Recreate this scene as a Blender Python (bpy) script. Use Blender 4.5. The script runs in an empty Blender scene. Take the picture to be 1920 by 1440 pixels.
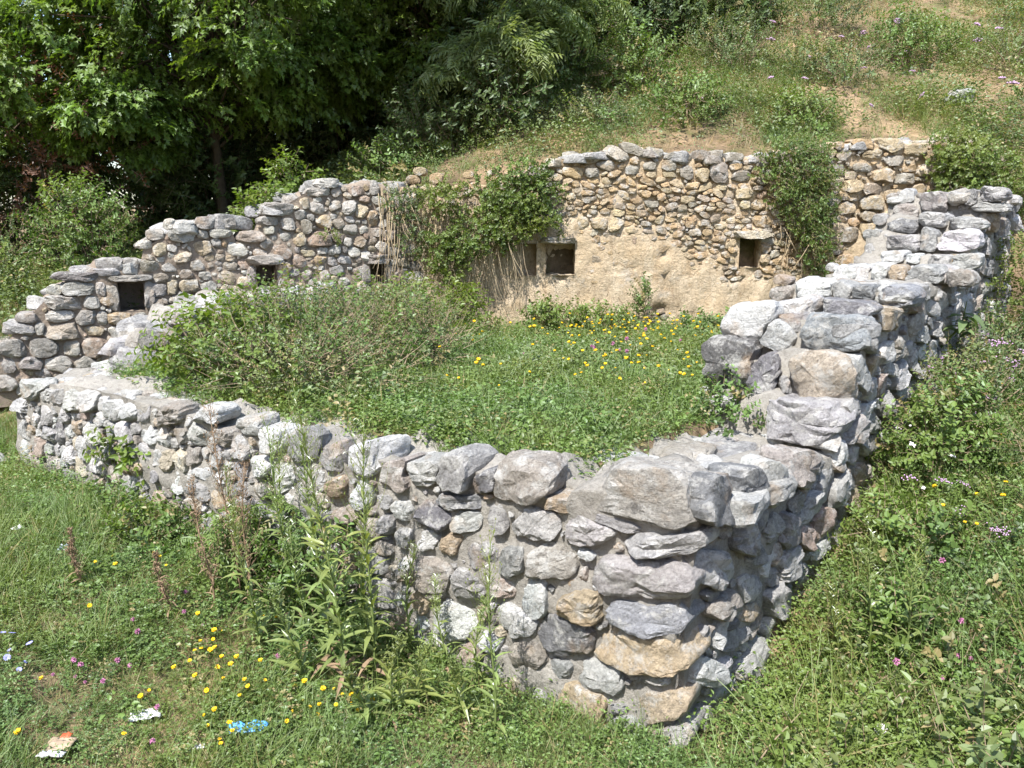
import bpy, math, random
import numpy as np
from mathutils import Vector

# ------------------------------------------------------------------ camera, sky, sun, exposure
SC = bpy.context.scene
COL = SC.collection
R = math.radians
cam_d = bpy.data.cameras.new('camera'); cam = bpy.data.objects.new('camera', cam_d); COL.objects.link(cam)
cam.location = (0, 0, 2.5); cam.rotation_euler = (R(78), 0, 0)
cam_d.sensor_width = 36; cam_d.lens = 28.125; cam_d.clip_start = .05; cam_d.clip_end = 2000
SC.camera = cam
SUN_EL, SUN_DIR = 57.0, (-.48, -.877)            # height of the sun and the way to it on the ground
world = bpy.data.worlds.new('World'); SC.world = world; world.use_nodes = True
wn = world.node_tree.nodes; wl = world.node_tree.links
sky = wn.new('ShaderNodeTexSky'); sky.sky_type = 'NISHITA'; sky.sun_disc = False
sky.sun_elevation = R(SUN_EL); sky.sun_rotation = math.atan2(SUN_DIR[0], SUN_DIR[1])
wl.new(sky.outputs[0], wn['Background'].inputs[0]); wn['Background'].inputs[1].default_value = .15
sun_d = bpy.data.lights.new('sun', 'SUN'); sun = bpy.data.objects.new('sun', sun_d); COL.objects.link(sun)
sun_d.energy = 4.4; sun_d.angle = R(.53); sun_d.color = (1, .965, .91)
ce = math.cos(R(SUN_EL))
sun.rotation_euler = Vector((SUN_DIR[0]*ce, SUN_DIR[1]*ce, math.sin(R(SUN_EL)))).to_track_quat('Z', 'Y').to_euler()
SC.view_settings.view_transform = 'Standard'; SC.view_settings.look = 'None'
SC.view_settings.exposure = 1.2; SC.view_settings.gamma = 1
SC.cycles.max_bounces = 6; SC.cycles.diffuse_bounces = 3; SC.cycles.transmission_bounces = 3
SC.cycles.use_denoising = True

rng = np.random.default_rng(11)
random.seed(5)

# ------------------------------------------------------------------ helpers: objects and labels
def link(name, mesh, parent=None, loc=(0, 0, 0)):
    o = bpy.data.objects.new(name, mesh); COL.objects.link(o); o.location = loc
    if parent is not None: o.parent = parent
    return o
def tag(o, label=None, cat=None, group=None, kind=None):
    for k, v in (('label', label), ('category', cat), ('group', group), ('kind', kind)):
        if v: o[k] = v
    return o
def thing(name, label, cat, loc=(0, 0, 0), group=None, kind=None):
    return tag(link(name, None, None, loc), label, cat, group, kind)
def mesh_from(name, V, Fc, mat=None, smooth=True):
    m = bpy.data.meshes.new(name)
    V = np.asarray(V, dtype=np.float32)
    if isinstance(Fc, np.ndarray) and Fc.ndim == 2:
        k = Fc.shape[1]
        m.vertices.add(len(V)); m.vertices.foreach_set('co', V.ravel())
        m.loops.add(Fc.size); m.loops.foreach_set('vertex_index', Fc.astype(np.int32).ravel())
        m.polygons.add(len(Fc)); m.polygons.foreach_set('loop_start', np.arange(0, Fc.size, k, dtype=np.int32))
        m.update(calc_edges=True)
    else:
        m.from_pydata([tuple(v) for v in V], [], [tuple(f) for f in Fc]); m.update()
    if smooth: m.polygons.foreach_set('use_smooth', np.ones(len(m.polygons), dtype=bool))
    for mm in (mat if isinstance(mat, (list, tuple)) else [mat]):
        if mm: m.materials.append(mm)
    return m
class MB:
    """collects strips, tubes and leaves of one mesh"""
    def __init__(s): s.v = []; s.f = []; s.mi = []; s.n = 0
    def add(s, V, Fc, mi=0):
        for f in Fc: s.f.append(tuple(i + s.n for i in f)); s.mi.append(mi)
        s.v.extend([tuple(p) for p in V]); s.n += len(V)
    def tube(s, pts, rad, k=5, mi=0):
        pts = [Vector(p) for p in pts]; V = []; n = len(pts)
        for i, p in enumerate(pts):
            t = (pts[min(i+1, n-1)] - pts[max(i-1, 0)]).normalized()
            a = t.orthogonal().normalized(); b = t.cross(a)
            r = rad[i] if isinstance(rad, (list, tuple)) else rad * (1 - .75*i/max(1, n-1))
            for j in range(k):
                an = 2*math.pi*j/k
                V.append(p + (a*math.cos(an) + b*math.sin(an))*r)
        Fc = [(i*k+j, i*k+(j+1) % k, (i+1)*k+(j+1) % k, (i+1)*k+j) for i in range(n-1) for j in range(k)]
        Fc.append(tuple(range((n-1)*k, n*k)))
        s.add(V, Fc, mi)
    def leaf(s, base, d, up, L, W, shape=0, bend=.3, mi=0):
        """a folded blade: d its direction, up its upper side"""
        d = Vector(d).normalized(); up = Vector(up); side = d.cross(up)
        if side.length < 1e-4: side = d.orthogonal()
        side.normalize(); up = side.cross(d).normalized(); base = Vector(base)
        prof = {0: ((.0, .12), (.3, .5), (.65, .4), (1, 0)), 1: ((0, .25), (.35, .4), (.7, .25), (1, 0)),
                2: ((0, .1), (.28, .62), (.5, .38), (1, 0)), 3: ((0, .05), (.55, .5), (.85, .42), (1, .05))}[shape]
        V = []
        for t, w in prof:
            c = base + d*(L*t) - up*(bend*L*t*t)
            V += [c + side*(w*W) + up*(w*W*.35), c, c - side*(w*W) + up*(w*W*.35)]
        Fc = []
        for i in range(3):
            a = i*3
            Fc += [(a, a+3, a+4, a+1), (a+1, a+4, a+5, a+2)]
        s.add(V, Fc, mi)
    def build(s, name, mat=None, smooth=False):
        m = mesh_from(name, s.v, s.f, mat, smooth)
        if any(s.mi): m.polygons.foreach_set('material_index', np.array(s.mi, dtype=np.int32))
        return m

# ------------------------------------------------------------------ noise
_T = np.random.default_rng(3).random((64, 64))
def vn(x, y, s=1., o=0.):
    x = np.asarray(x, float)*s + o*7.3; y = np.asarray(y, float)*s + o*3.1
    xi = np.floor(x).astype(int); yi = np.floor(y).astype(int); fx = x - xi; fy = y - yi
    fx = fx*fx*(3-2*fx); fy = fy*fy*(3-2*fy)
    g = lambda a, b: _T[a % 64, b % 64]
    return (g(xi, yi)*(1-fx) + g(xi+1, yi)*fx)*(1-fy) + (g(xi, yi+1)*(1-fx) + g(xi+1, yi+1)*fx)*fy
def fbm(x, y, s=1., o=0., k=4):
    return sum(vn(x, y, s*2**i, o+i)*.5**i for i in range(k)) / sum(.5**i for i in range(k))
def sines(P, amp, freq, seed, n=5, an=(1, 1, 1)):
    r = np.random.default_rng(seed); out = np.zeros(len(P)); P = P*np.asarray(an)
    for i in range(n):
        d = r.normal(size=3); d /= np.linalg.norm(d)
        out += np.sin(P @ d * freq*(.6+.9*r.random()) + r.random()*6.28) / n**.5
    return out*amp
def sst(a, b, x):
    t = np.clip((np.asarray(x, float)-a)/(b-a), 0, 1); return t*t*(3-2*t)

# ------------------------------------------------------------------ materials
def newmat(name, rough=.9, spec=.25):
    m = bpy.data.materials.new(name); m.use_nodes = True
    b = m.node_tree.nodes['Principled BSDF']; b.inputs['Roughness'].default_value = rough
    b.inputs['Specular IOR Level'].default_value = spec
    return m, m.node_tree.nodes, m.node_tree.links, b
def nd(n, t, **kw):
    x = n.new(t)
    for k, v in kw.items():
        if k in x.inputs: x.inputs[k].default_value = v
        else: setattr(x, k, v)
    return x
def ramp(n, l, src, stops):
    r = n.new('ShaderNodeValToRGB'); e = r.color_ramp.elements
    while len(e) < len(stops): e.new(.5)
    for i, (p, c) in enumerate(stops):
        e[i].position = p; e[i].color = (c, c, c, 1) if isinstance(c, (int, float)) else (*c, 1)
    l.new(src, r.inputs[0]); return r.outputs[0]
def mixc(n, l, fac, a, b, mode='MIX'):
    x = n.new('ShaderNodeMix'); x.data_type = 'RGBA'; x.blend_type = mode
    for s, v in ((x.inputs[0], fac), (x.inputs[6], a), (x.inputs[7], b)):
        if isinstance(v, (int, float)): s.default_value = v
        elif isinstance(v, tuple): s.default_value = (*v, 1)
        else: l.new(v, s)
    return x.outputs[2]
def noise(n, l, vec, scale, detail=5, rough=.6):
    x = nd(n, 'ShaderNodeTexNoise', Scale=scale, Detail=detail, Roughness=rough)
    if vec is not None: l.new(vec, x.inputs['Vector'])
    return x.outputs['Fac']
def bump(n, l, b, h, strength, dist, prev=None):
    x = nd(n, 'ShaderNodeBump', Strength=strength, Distance=dist); l.new(h, x.inputs['Height'])
    if prev is not None: l.new(prev, x.inputs['Normal'])
    l.new(x.outputs[0], b.inputs['Normal']); return x.outputs[0]

def stone_mat(name, attr):
    m, n, l, b = newmat(name, .88, .3)
    if attr: c = nd(n, 'ShaderNodeAttribute', attribute_name='Col').outputs['Color']
    oi = n.new('ShaderNodeObjectInfo')
    if not attr: c = oi.outputs['Color']
    tc = n.new('ShaderNodeTexCoord')
    add = nd(n, 'ShaderNodeVectorMath', operation='MULTIPLY_ADD'); l.new(oi.outputs['Random'], add.inputs[0])
    add.inputs[1].default_value = (37, 61, 23); l.new(tc.outputs['Object'], add.inputs[2]); v = add.outputs[0]
    rot = n.new('ShaderNodeVectorRotate'); rot.rotation_type = 'EULER_XYZ'; l.new(v, rot.inputs['Vector'])
    re = nd(n, 'ShaderNodeVectorMath', operation='MULTIPLY'); l.new(oi.outputs['Random'], re.inputs[0])
    re.inputs[1].default_value = (1.1, .9, 1.7); l.new(re.outputs[0], rot.inputs['Rotation'])
    mp = n.new('ShaderNodeMapping'); mp.inputs['Scale'].default_value = (5, 5, 34); l.new(rot.outputs[0], mp.inputs[0])
    fol = noise(n, l, mp.outputs[0], 1.0, 6, .65)
    big = noise(n, l, v, 5.5, 6, .6); fine = noise(n, l, v, 55, 6, .75); pit = noise(n, l, v, 20, 8, .7)
    r7 = nd(n, 'ShaderNodeMath', operation='MULTIPLY'); l.new(oi.outputs['Random'], r7.inputs[0]); r7.inputs[1].default_value = 13.7
    r7f = nd(n, 'ShaderNodeMath', operation='FRACT'); l.new(r7.outputs[0], r7f.inputs[0])
    x = mixc(n, l, ramp(n, l, r7f.outputs[0], ((.3, .12), (.9, 1.))), c, ramp(n, l, fol, ((.3, .5), (.48, 1.), (.62, 1.08), (.72, 1.5))), 'MULTIPLY')
    x = mixc(n, l, 1., x, ramp(n, l, big, ((.28, .68), (.5, 1.), (.75, 1.25))), 'MULTIPLY')
    x = mixc(n, l, 1., x, ramp(n, l, fine, ((.3, .62), (.5, 1.), (.72, 1.3))), 'MULTIPLY')
    lich = ramp(n, l, noise(n, l, v, 8, 8, .75), ((.50, 0.), (.60, .7)))
    x = mixc(n, l, lich, x, (.56, .55, .52))
    rust = ramp(n, l, noise(n, l, v, 3.3, 5, .6), ((.58, 0.), (.7, .5)))
    x = mixc(n, l, rust, x, (.40, .27, .15))
    dark = ramp(n, l, noise(n, l, v, 11, 8, .78), ((.57, 0.), (.66, .65)))
    x = mixc(n, l, dark, x, (.10, .095, .09))
    l.new(x, b.inputs['Base Color'])
    p = bump(n, l, b, fol, .9, .04); p = bump(n, l, b, pit, 1., .045, p)
    vo = nd(n, 'ShaderNodeTexVoronoi', Scale=17., feature='DISTANCE_TO_EDGE'); wv = nd(n, 'ShaderNodeVectorMath', operation='MULTIPLY_ADD'); l.new(pit, wv.inputs[0]); wv.inputs[1].default_value = (.12, .12, .12); l.new(v, wv.inputs[2]); l.new(wv.outputs[0], vo.inputs['Vector'])
    p = bump(n, l, b, ramp(n, l, vo.outputs['Distance'], ((0., 0.), (.08, 1.))), .35, .012, p); bump(n, l, b, fine, .8, .012, p)
    return m
STONE = stone_mat('stone', False); STONE_MASS = stone_mat('stone_mass', True)
def mortar_mat(name, c1, c2, c3, bscale=1., streak=0.):
    m, n, l, b = newmat(name, .95, .15)
    tc = n.new('ShaderNodeTexCoord'); v = tc.outputs['Object']
    a = noise(n, l, v, 2.2, 7, .62); g = noise(n, l, v, 26, 8, .75); f = noise(n, l, v, 90, 5, .7)
    x = mixc(n, l, ramp(n, l, a, ((.35, 0.), (.65, 1.))), c1, c2)
    x = mixc(n, l, ramp(n, l, noise(n, l, v, 6, 8, .7), ((.52, 0.), (.7, .8))), x, c3)
    if streak:
        mp = n.new('ShaderNodeMapping'); mp.inputs['Scale'].default_value = (7, 7, .7); l.new(v, mp.inputs[0])
        x = mixc(n, l, ramp(n, l, noise(n, l, mp.outputs[0], 1., 6, .65), ((.5, 0.), (.75, streak))), x, (.66, .58, .45))
        mp2 = n.new('ShaderNodeMapping'); mp2.inputs['Scale'].default_value = (11, 11, 1.1); mp2.inputs['Location'].default_value = (3, 1, 5); l.new(v, mp2.inputs[0])
        x = mixc(n, l, ramp(n, l, noise(n, l, mp2.outputs[0], 1., 7, .7), ((.54, 0.), (.72, .6))), x, (.27, .19, .115))
        x = mixc(n, l, ramp(n, l, noise(n, l, v, 3.1, 8, .75), ((.55, 0.), (.66, .55))), x, (.44, .42, .38))
        vo = nd(n, 'ShaderNodeTexVoronoi', Scale=4.5, feature='DISTANCE_TO_EDGE'); wv = nd(n, 'ShaderNodeVectorMath', operation='MULTIPLY_ADD'); l.new(a, wv.inputs[0]); wv.inputs[1].default_value = (.9, .9, .9); l.new(v, wv.inputs[2]); l.new(wv.outputs[0], vo.inputs['Vector'])
        x = mixc(n, l, ramp(n, l, vo.outputs['Distance'], ((0., .75), (.018, 0.))), x, (.16, .11, .07))
    x = mixc(n, l, 1., x, ramp(n, l, g, ((.3, .7), (.5, 1.), (.75, 1.2))), 'MULTIPLY')
    x = mixc(n, l, 1., x, ramp(n, l, f, ((.3, .8), (.5, 1.), (.7, 1.15))), 'MULTIPLY')
    l.new(x, b.inputs['Base Color'])
    p = bump(n, l, b, g, .9, .03*bscale); bump(n, l, b, f, .6, .008, p)
    return m
MORTAR = mortar_mat('grey_mortar', (.33, .31, .275), (.42, .395, .355), (.21, .195, .17), 1.6)
MORTAR_OLD = mortar_mat('old_mortar', (.25, .20, .16), (.31, .26, .21), (.17, .14, .115))
PLASTER = mortar_mat('tan_plaster', (.50, .385, .25), (.55, .455, .33), (.40, .29, .175), 1.3, .6)

def ground_mat():
    m, n, l, b = newmat('soil', .97, .1)
    v = n.new('ShaderNodeTexCoord').outputs['Object']
    a = noise(n, l, v, .8, 6, .6); g = noise(n, l, v, 14, 8, .7)
    x = mixc(n, l, ramp(n, l, a, ((.4, 0.), (.62, 1.))), (.125, .095, .06), (.36, .255, .16))
    x = mixc(n, l, ramp(n, l, noise(n, l, v, 2.3, 5, .6), ((.5, 0.), (.64, .75))), x, (.085, .10, .035))
    x = mixc(n, l, 1., x, ramp(n, l, g, ((.3, .6), (.5, 1.), (.72, 1.4))), 'MULTIPLY')
    l.new(x, b.inputs['Base Color']); bump(n, l, b, g, .9, .06); return m
SOIL = ground_mat()

def leaf_mat(name, c, var=.35, trans=.38, dry=0., gloss=.5, patch=1.):
    """c: base green; hue and value vary from plant to plant and over the ground"""
    m = bpy.data.materials.new(name); m.use_nodes = True; n = m.node_tree.nodes; l = m.node_tree.links
    n.remove(n['Principled BSDF'])
    oi = n.new('ShaderNodeObjectInfo'); geo = n.new('ShaderNodeNewGeometry')
    at_ = nd(n, 'ShaderNodeAttribute', attribute_name='shade'); ad = nd(n, 'ShaderNodeMath', operation='ADD'); l.new(oi.outputs['Random'], ad.inputs[0]); l.new(at_.outputs['Fac'], ad.inputs[1])
    fr0 = nd(n, 'ShaderNodeMath', operation='FRACT'); l.new(ad.outputs[0], fr0.inputs[0]); r = fr0.outputs[0]
    lum = ramp(n, l, r, ((0., 1-var), (1., 1+var)))
    x = mixc(n, l, 1., c, lum, 'MULTIPLY')
    big = noise(n, l, geo.outputs['Position'], patch, 3, .6)
    yel = (min(1, c[0]*1.38), c[1]*1.12, c[2]*.85)
    x = mixc(n, l, ramp(n, l, big, ((.42, 0.), (.62, .7))), x, yel)
    if dry:
        mul = nd(n, 'ShaderNodeMath', operation='MULTIPLY'); l.new(r, mul.inputs[0]); mul.inputs[1].default_value = 7.13
        fr = nd(n, 'ShaderNodeMath', operation='FRACT'); l.new(mul.outputs[0], fr.inputs[0])
        x = mixc(n, l, ramp(n, l, fr.outputs[0], ((1-dry-.02, 0.), (1-dry+.02, .8))), x, (.34, .26, .13))
    d = n.new('ShaderNodeBsdfDiffuse'); t = n.new('ShaderNodeBsdfTranslucent'); g = n.new('ShaderNodeBsdfGlossy')
    g.inputs['Roughness'].default_value = gloss
    tcol = mixc(n, l, 1., x, (1.25, 1.35, .55), 'MULTIPLY')
    l.new(x, d.inputs[0]); l.new(tcol, t.inputs[0]); g.inputs[0].default_value = (.9, .95, 1., 1)
    m1 = n.new('ShaderNodeMixShader'); m1.inputs[0].default_value = trans; l.new(d.outputs[0], m1.inputs[1]); l.new(t.outputs[0], m1.inputs[2])
    m2 = n.new('ShaderNodeMixShader'); m2.inputs[0].default_value = .035; l.new(m1.outputs[0], m2.inputs[1]); l.new(g.outputs[0], m2.inputs[2])
    l.new(m2.outputs[0], n['Material Output'].inputs[0]); return m
def plain(name, c, rough=.8, spec=.3, bs=0., bd=.01, var=.25, scale=20):
    m, n, l, b = newmat(name, rough, spec)
    v = n.new('ShaderNodeTexCoord').outputs['Object']; g = noise(n, l, v, scale, 6, .65)
    l.new(mixc(n, l, 1., c, ramp(n, l, g, ((.3, 1-var), (.7, 1+var))), 'MULTIPLY'), b.inputs['Base Color'])
    if bs: bump(n, l, b, g, bs, bd)
    return m
M_GRASS = leaf_mat('grass_blade', (.142, .212, .062), .35, .35, .07)
M_CLOVER = leaf_mat('clover_leaf', (.10, .168, .045), .35, .34, .05)
M_HERB = leaf_mat('herb_leaf', (.122, .20, .05), .35, .36, .06)
M_DRY = leaf_mat('dry_grass', (.36, .30, .18), .35, .25)
M_MAPLE = leaf_mat('maple_leaf', (.112, .19, .032), .4, .4)
M_DARK = leaf_mat('evergreen_shade_leaf', (.062, .105, .03), .4, .25)  # dark evergreen green; on the undergrowth this colour stands in for deep shade
M_LONG = leaf_mat('robinia_leaf', (.19, .26, .10), .3, .42)
M_IVY = leaf_mat('ivy_leaf', (.13, .19, .042), .35, .38)
M_SAGE = leaf_mat('bramble_leaf', (.125, .178, .07), .4, .34, .08)
M_LIME = leaf_mat('elder_leaf', (.13, .195, .03), .3, .42)
M_RED = leaf_mat('withered_leaf', (.13, .062, .035), .4, .3)
M_WEED = leaf_mat('weed_leaf', (.19, .25, .09), .3, .38, 0., .3)
M_BARK = plain('bark', (.085, .068, .05), .95, .1, .8, .02)
M_TWIG = plain('twig', (.26, .20, .14), .9, .1)
M_STRAW = plain('straw_stem', (.40, .32, .21), .9, .1)
M_STEM = plain('green_stem', (.12, .16, .05), .8, .2)
M_BROWN = plain('brown_stalk', (.22, .155, .10), .9, .1)
M_YEL = plain('yellow_petal', (.78, .50, .02), .6, .2, var=.1)
M_PINK = plain('pink_petal', (.42, .17, .30), .7, .2, var=.2, scale=200)
M_BLUE = plain('blue_petal', (.34, .34, .72), .7, .2, var=.1)
M_WHITE = plain('white_petal', (.78, .74, .78), .7, .2, var=.05)
M_LILAC = plain('lilac_petal', (.45, .30, .45), .7, .2, var=.2)
PAL = dict(wh=(.60, .60, .585), lg=(.46, .455, .44), gr=(.335, .33, .325), dg=(.215, .215, .22), dk=(.13, .13, .13),
           tn=(.43, .345, .245), pk=(.42, .34, .29), gt=(.37, .335, .295), cr=(.50, .44, .34), bg=(.30, .308, .325),
           gp=(.38, .36, .345), bd=(.40, .395, .40), tp=(.48, .41, .34), lc=(.44, .415, .375))
PAL['or'] = (.53, .42, .29)
for _k in PAL: PAL[_k] = tuple(.93*q for q in PAL[_k])

# ------------------------------------------------------------------ plan of the ruin (metres; z 0 is the foot of the front corner)
A3 = lambda *p: np.array(p, float)
def unit(v): return v/np.linalg.norm(v)
UP = A3(0, 0, 1)
C = A3(.81, 3.37, 0)
uF, nF = unit(A3(-5.22, 3.44, 0)), unit(A3(-3.44, -5.22, 0))       # front wall runs left and back from the corner
uR, nR = unit(A3(4.64, 5.39, 0)), unit(A3(5.39, -4.64, 0))         # right wall
JN, KN = A3(-1.1, 9.5, 0), A3(-5.3, 7.7, 0)
uL = unit(JN-KN); nL = A3(uL[1], -uL[0], 0)                        # far left wall with niches
AX, BX = A3(-3.4, 6.9, 0), A3(-2.05, 8.95, 0)
uX = unit(BX-AX); nX = A3(uX[1], -uX[0], 0)                        # low cross wall
OB = A3(0, 9.5, 0); uB, nB = A3(1, 0, 0), A3(0, -1, 0)             # back wall
OVERGROWN = 1.0
def ip(x, xs, ys): return np.interp(x, xs, ys)
def ground_h(x, y):
    x = np.asarray(x, float); y = np.asarray(y, float)
    dot = lambda o, v: (x-o[0])*v[0] + (y-o[1])*v[1]
    dF, sF, dR, sR = dot(C, nF), dot(C, uF), dot(C, nR), dot(C, uR)
    dB, dL, dX = y-9.5, -dot(KN, nL), dot(AX, nX)
    hf = ip(sF, [-3, 0, .83, 1.57, 2.25, 3.49, 4.45, 6, 9], [0, 0, -.05, -.02, .05, .25, .33, .33, .45]) + .04*np.maximum(dF, 0) + .09*np.maximum(dF-1.3, 0)**1.3
    hr = ip(sR, [-3, 0, .72, 1.24, 2.09, 2.66, 3.9, 7, 10], [.1, 0, 0, .17, .42, .62, .92, 1.2, 2.]) + .2*np.maximum(dR, 0) + .05*np.maximum(dR-1, 0)**2
    hr = np.minimum(hr, 2.2)
    w = sst(-.7, .7, dR-dF)
    out = hf*(1-w) + hr*w
    side = ip(-dF, [0, .5, 2.5], [.33, .55, .95])
    out = np.where((dF < 0) & (dR < 0), np.where(dX < 0, np.maximum(side, hf), hf), out)
    out = np.where((dF < 0) & (dR < 0) & (sF < 5.2), hf*(1-sst(.1, .5, dR-dF)) + hr*sst(.1, .5, dR-dF), out)
    inn = 1.10 + .05*fbm(x, y, .8, 2)
    m = sst(.27, .43, -dF)*sst(.55, .85, -dR)*sst(-.4, -.12, dX)
    h = out*(1-m) + inn*m
    db = np.maximum(dB, dL)
    base = ip(x, [-12, -5.3, -3, -1.1, .2, 10], [1.0, 1.15, 1.7, 2.72, 3.1, 3.3])
    sl = ip(x, [-14, -6, -3, 0, 12], [.04, .12, .33, .47, .52])
    hb = base + sl*np.minimum(np.maximum(db-.3, 0), 45) + .25*(fbm(x, y, .45, 5)-.5)*np.clip(db, 0, 2)
    lo = ip(x, [4.9, 5.8], [.12, -1.3]); hi = ip(x, [4.9, 5.8], [.45, .7])
    mb = np.clip((db-lo)/(hi-lo), 0, 1); mb = mb*mb*(3-2*mb)
    h = h*(1-mb) + hb*mb
    return h + .05*(fbm(x, y, 1.4, 9)-.5) + .03*(fbm(x, y, 5, 4)-.5)
gx = np.concatenate([-np.geomspace(7, 300, 40)[::-1], np.arange(-6.9, 7.6, .1), np.geomspace(7.7, 300, 40)])
gy = np.concatenate([-np.geomspace(.5, 300, 24)[::-1], np.arange(-.4, 1.6, .4), np.arange(1.7, 13, .1), np.geomspace(13.2, 300, 44)])
GX, GY = np.meshgrid(gx, gy)
nv_, nu_ = GX.shape
idx = np.arange(nv_*nu_).reshape(nv_, nu_)
quads = np.stack([idx[:-1, :-1], idx[:-1, 1:], idx[1:, 1:], idx[1:, :-1]], -1).reshape(-1, 4)
ground = link('ground', mesh_from('ground', np.stack([GX, GY, ground_h(GX, GY)], -1).reshape(-1, 3), quads, SOIL))
tag(ground, 'brown soil of the meadow, the courtyard and the hillside', 'ground', kind='structure')

# ------------------------------------------------------------------ stones
SEED_F="""0.28 1.20 -0.303 0.041 0.005 -0.139 lc
0.15 1.00 -0.205 0.060 -0.005 -0.056 lg
0.25 0.81 -0.244 0.043 0.006 -0.110 gp
0.56 0.58 -0.136 0.011 0.017 -0.090 tn
0.21 0.62 -0.192 0.029 0.009 -0.096 bg
0.66 0.39 -0.159 0.036 0.009 -0.122 dg
0.24 0.44 -0.244 0.044 0.012 -0.118 or
0.84 0.55 -0.088 0.025 -0.001 -0.117 wh
0.73 0.78 -0.152 0.018 0.012 -0.092 gt
0.53 0.98 -0.137 -0.001 0.018 -0.079 lg
0.84 0.95 -0.130 0.017 0.010 -0.094 lg
0.70 1.09 -0.123 0.006 0.007 -0.043 tn
0.40 1.06 -0.161 -0.014 0.009 -0.033 gr
0.55 0.85 -0.053 -0.005 0.011 -0.032 wh
0.56 0.74 -0.021 0.005 -0.001 -0.045 pk
0.96 0.38 -0.089 -0.070 0.068 -0.072 wh
0.88 0.19 -0.107 -0.034 0.057 -0.096 gt
0.69 0.18 -0.074 0.013 0.010 -0.061 gr
0.45 0.21 -0.130 0.011 0.022 -0.096 lg
0.57 0.01 -0.163 -0.004 0.043 -0.127 or
0.35 0.08 -0.058 0.022 -0.001 -0.035 gr
0.30 -0.02 -0.114 0.024 0.011 -0.087 lg
0.52 -0.12 -0.087 0.019 0.007 -0.045 tn
0.13 0.18 -0.140 0.062 -0.010 -0.088 tn
0.21 0.30 -0.143 0.034 0.002 -0.029 gp
0.10 0.01 -0.129 0.052 -0.003 -0.069 lg
1.26 0.09 -0.096 0.000 0.026 -0.070 pk
1.13 0.20 -0.069 -0.014 0.034 -0.064 wh
1.09 0.01 -0.064 0.022 0.000 -0.049 lg
0.95 0.00 -0.078 0.001 0.025 -0.072 cr
0.79 -0.01 -0.059 0.022 -0.001 -0.066 gr
2.00 1.10 -0.156 0.048 -0.018 -0.099 wh
1.78 1.03 -0.143 0.067 -0.037 -0.080 gt
1.58 1.09 -0.173 0.044 -0.007 -0.087 lg
1.35 1.14 -0.139 0.005 0.025 -0.111 gr
1.15 1.12 -0.101 0.050 -0.027 -0.059 dg
0.93 1.17 -0.191 0.006 0.024 -0.128 gt
1.33 0.97 -0.159 0.018 0.007 -0.047 dg
2.18 0.72 -0.126 0.052 -0.016 -0.051 pk
2.04 0.87 -0.072 0.014 0.005 -0.089 wh
1.87 0.86 -0.071 0.015 0.003 -0.056 gr
1.72 0.84 -0.087 0.006 0.016 -0.067 lg
1.51 0.86 -0.111 -0.041 0.052 -0.070 dg
1.29 0.87 -0.104 0.015 0.008 -0.069 lg
1.08 0.92 -0.068 0.015 0.000 -0.089 gr
1.54 0.71 -0.081 0.019 0.002 -0.064 wh
1.38 0.71 -0.088 0.021 0.002 -0.074 tn
1.72 0.67 -0.067 0.016 0.003 -0.069 gr
1.17 0.69 -0.101 0.025 0.001 -0.102 gr
0.98 0.72 -0.091 0.023 0.000 -0.090 gr
1.52 0.49 -0.121 -0.072 0.093 -0.100 gt
1.26 0.50 -0.116 -0.005 0.040 -0.103 lg
1.02 0.55 -0.095 0.008 0.017 -0.073 pk
1.72 0.48 -0.061 0.016 0.003 -0.081 wh
1.61 0.31 -0.069 -0.014 0.048 -0.080 tn
1.38 0.26 -0.157 -0.017 0.053 -0.111 wh
1.18 0.35 -0.049 0.014 0.001 -0.053 tn
1.61 0.16 -0.057 0.017 0.002 -0.058 wh
2.15 0.55 -0.077 0.018 0.003 -0.053 tn
2.17 0.42 -0.050 0.013 0.005 -0.078 or
1.86 0.72 -0.071 0.016 0.003 -0.070 gr
2.52 1.09 -0.144 0.024 0.009 -0.118 gr
2.81 1.09 -0.127 -0.013 0.052 -0.091 wh
3.03 1.15 -0.121 0.018 0.007 -0.069 lg
2.95 0.88 -0.120 0.021 0.008 -0.078 wh
2.74 0.85 -0.122 0.023 0.009 -0.098 wh
2.94 0.72 -0.107 0.021 0.007 -0.069 cr
2.69 0.70 -0.101 0.021 0.006 -0.073 wh
2.26 0.87 -0.078 0.015 0.005 -0.081 tn
2.84 0.53 -0.132 0.029 0.009 -0.100 lg
2.50 0.64 -0.122 0.026 0.005 -0.061 gr
3.46 1.16 -0.147 0.021 0.010 -0.076 wh
3.88 1.11 -0.160 0.022 0.012 -0.080 gt
4.09 0.75 -0.067 0.012 0.011 -0.069 wh
3.95 0.75 -0.072 0.013 0.013 -0.089 cr
4.36 0.61 -0.089 0.016 0.012 -0.069 tn
4.15 0.60 -0.096 0.018 0.010 -0.064 gr
6.07 0.88 -0.152 0.020 0.017 -0.066 wh
5.80 1.06 -0.198 0.024 0.023 -0.094 lg
5.59 1.03 -0.122 0.015 0.015 -0.065 lg
5.38 1.05 -0.105 0.013 0.017 -0.075 lg
5.18 1.04 -0.122 0.016 0.022 -0.103 wh
4.94 1.07 -0.125 0.016 0.018 -0.092 lg
4.75 1.07 -0.083 0.011 0.014 -0.074 wh
4.59 1.05 -0.117 0.016 0.017 -0.092 wh
4.38 1.06 -0.098 0.013 0.015 -0.088 wh
4.21 1.07 -0.082 0.011 0.014 -0.086 lg"""
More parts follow.
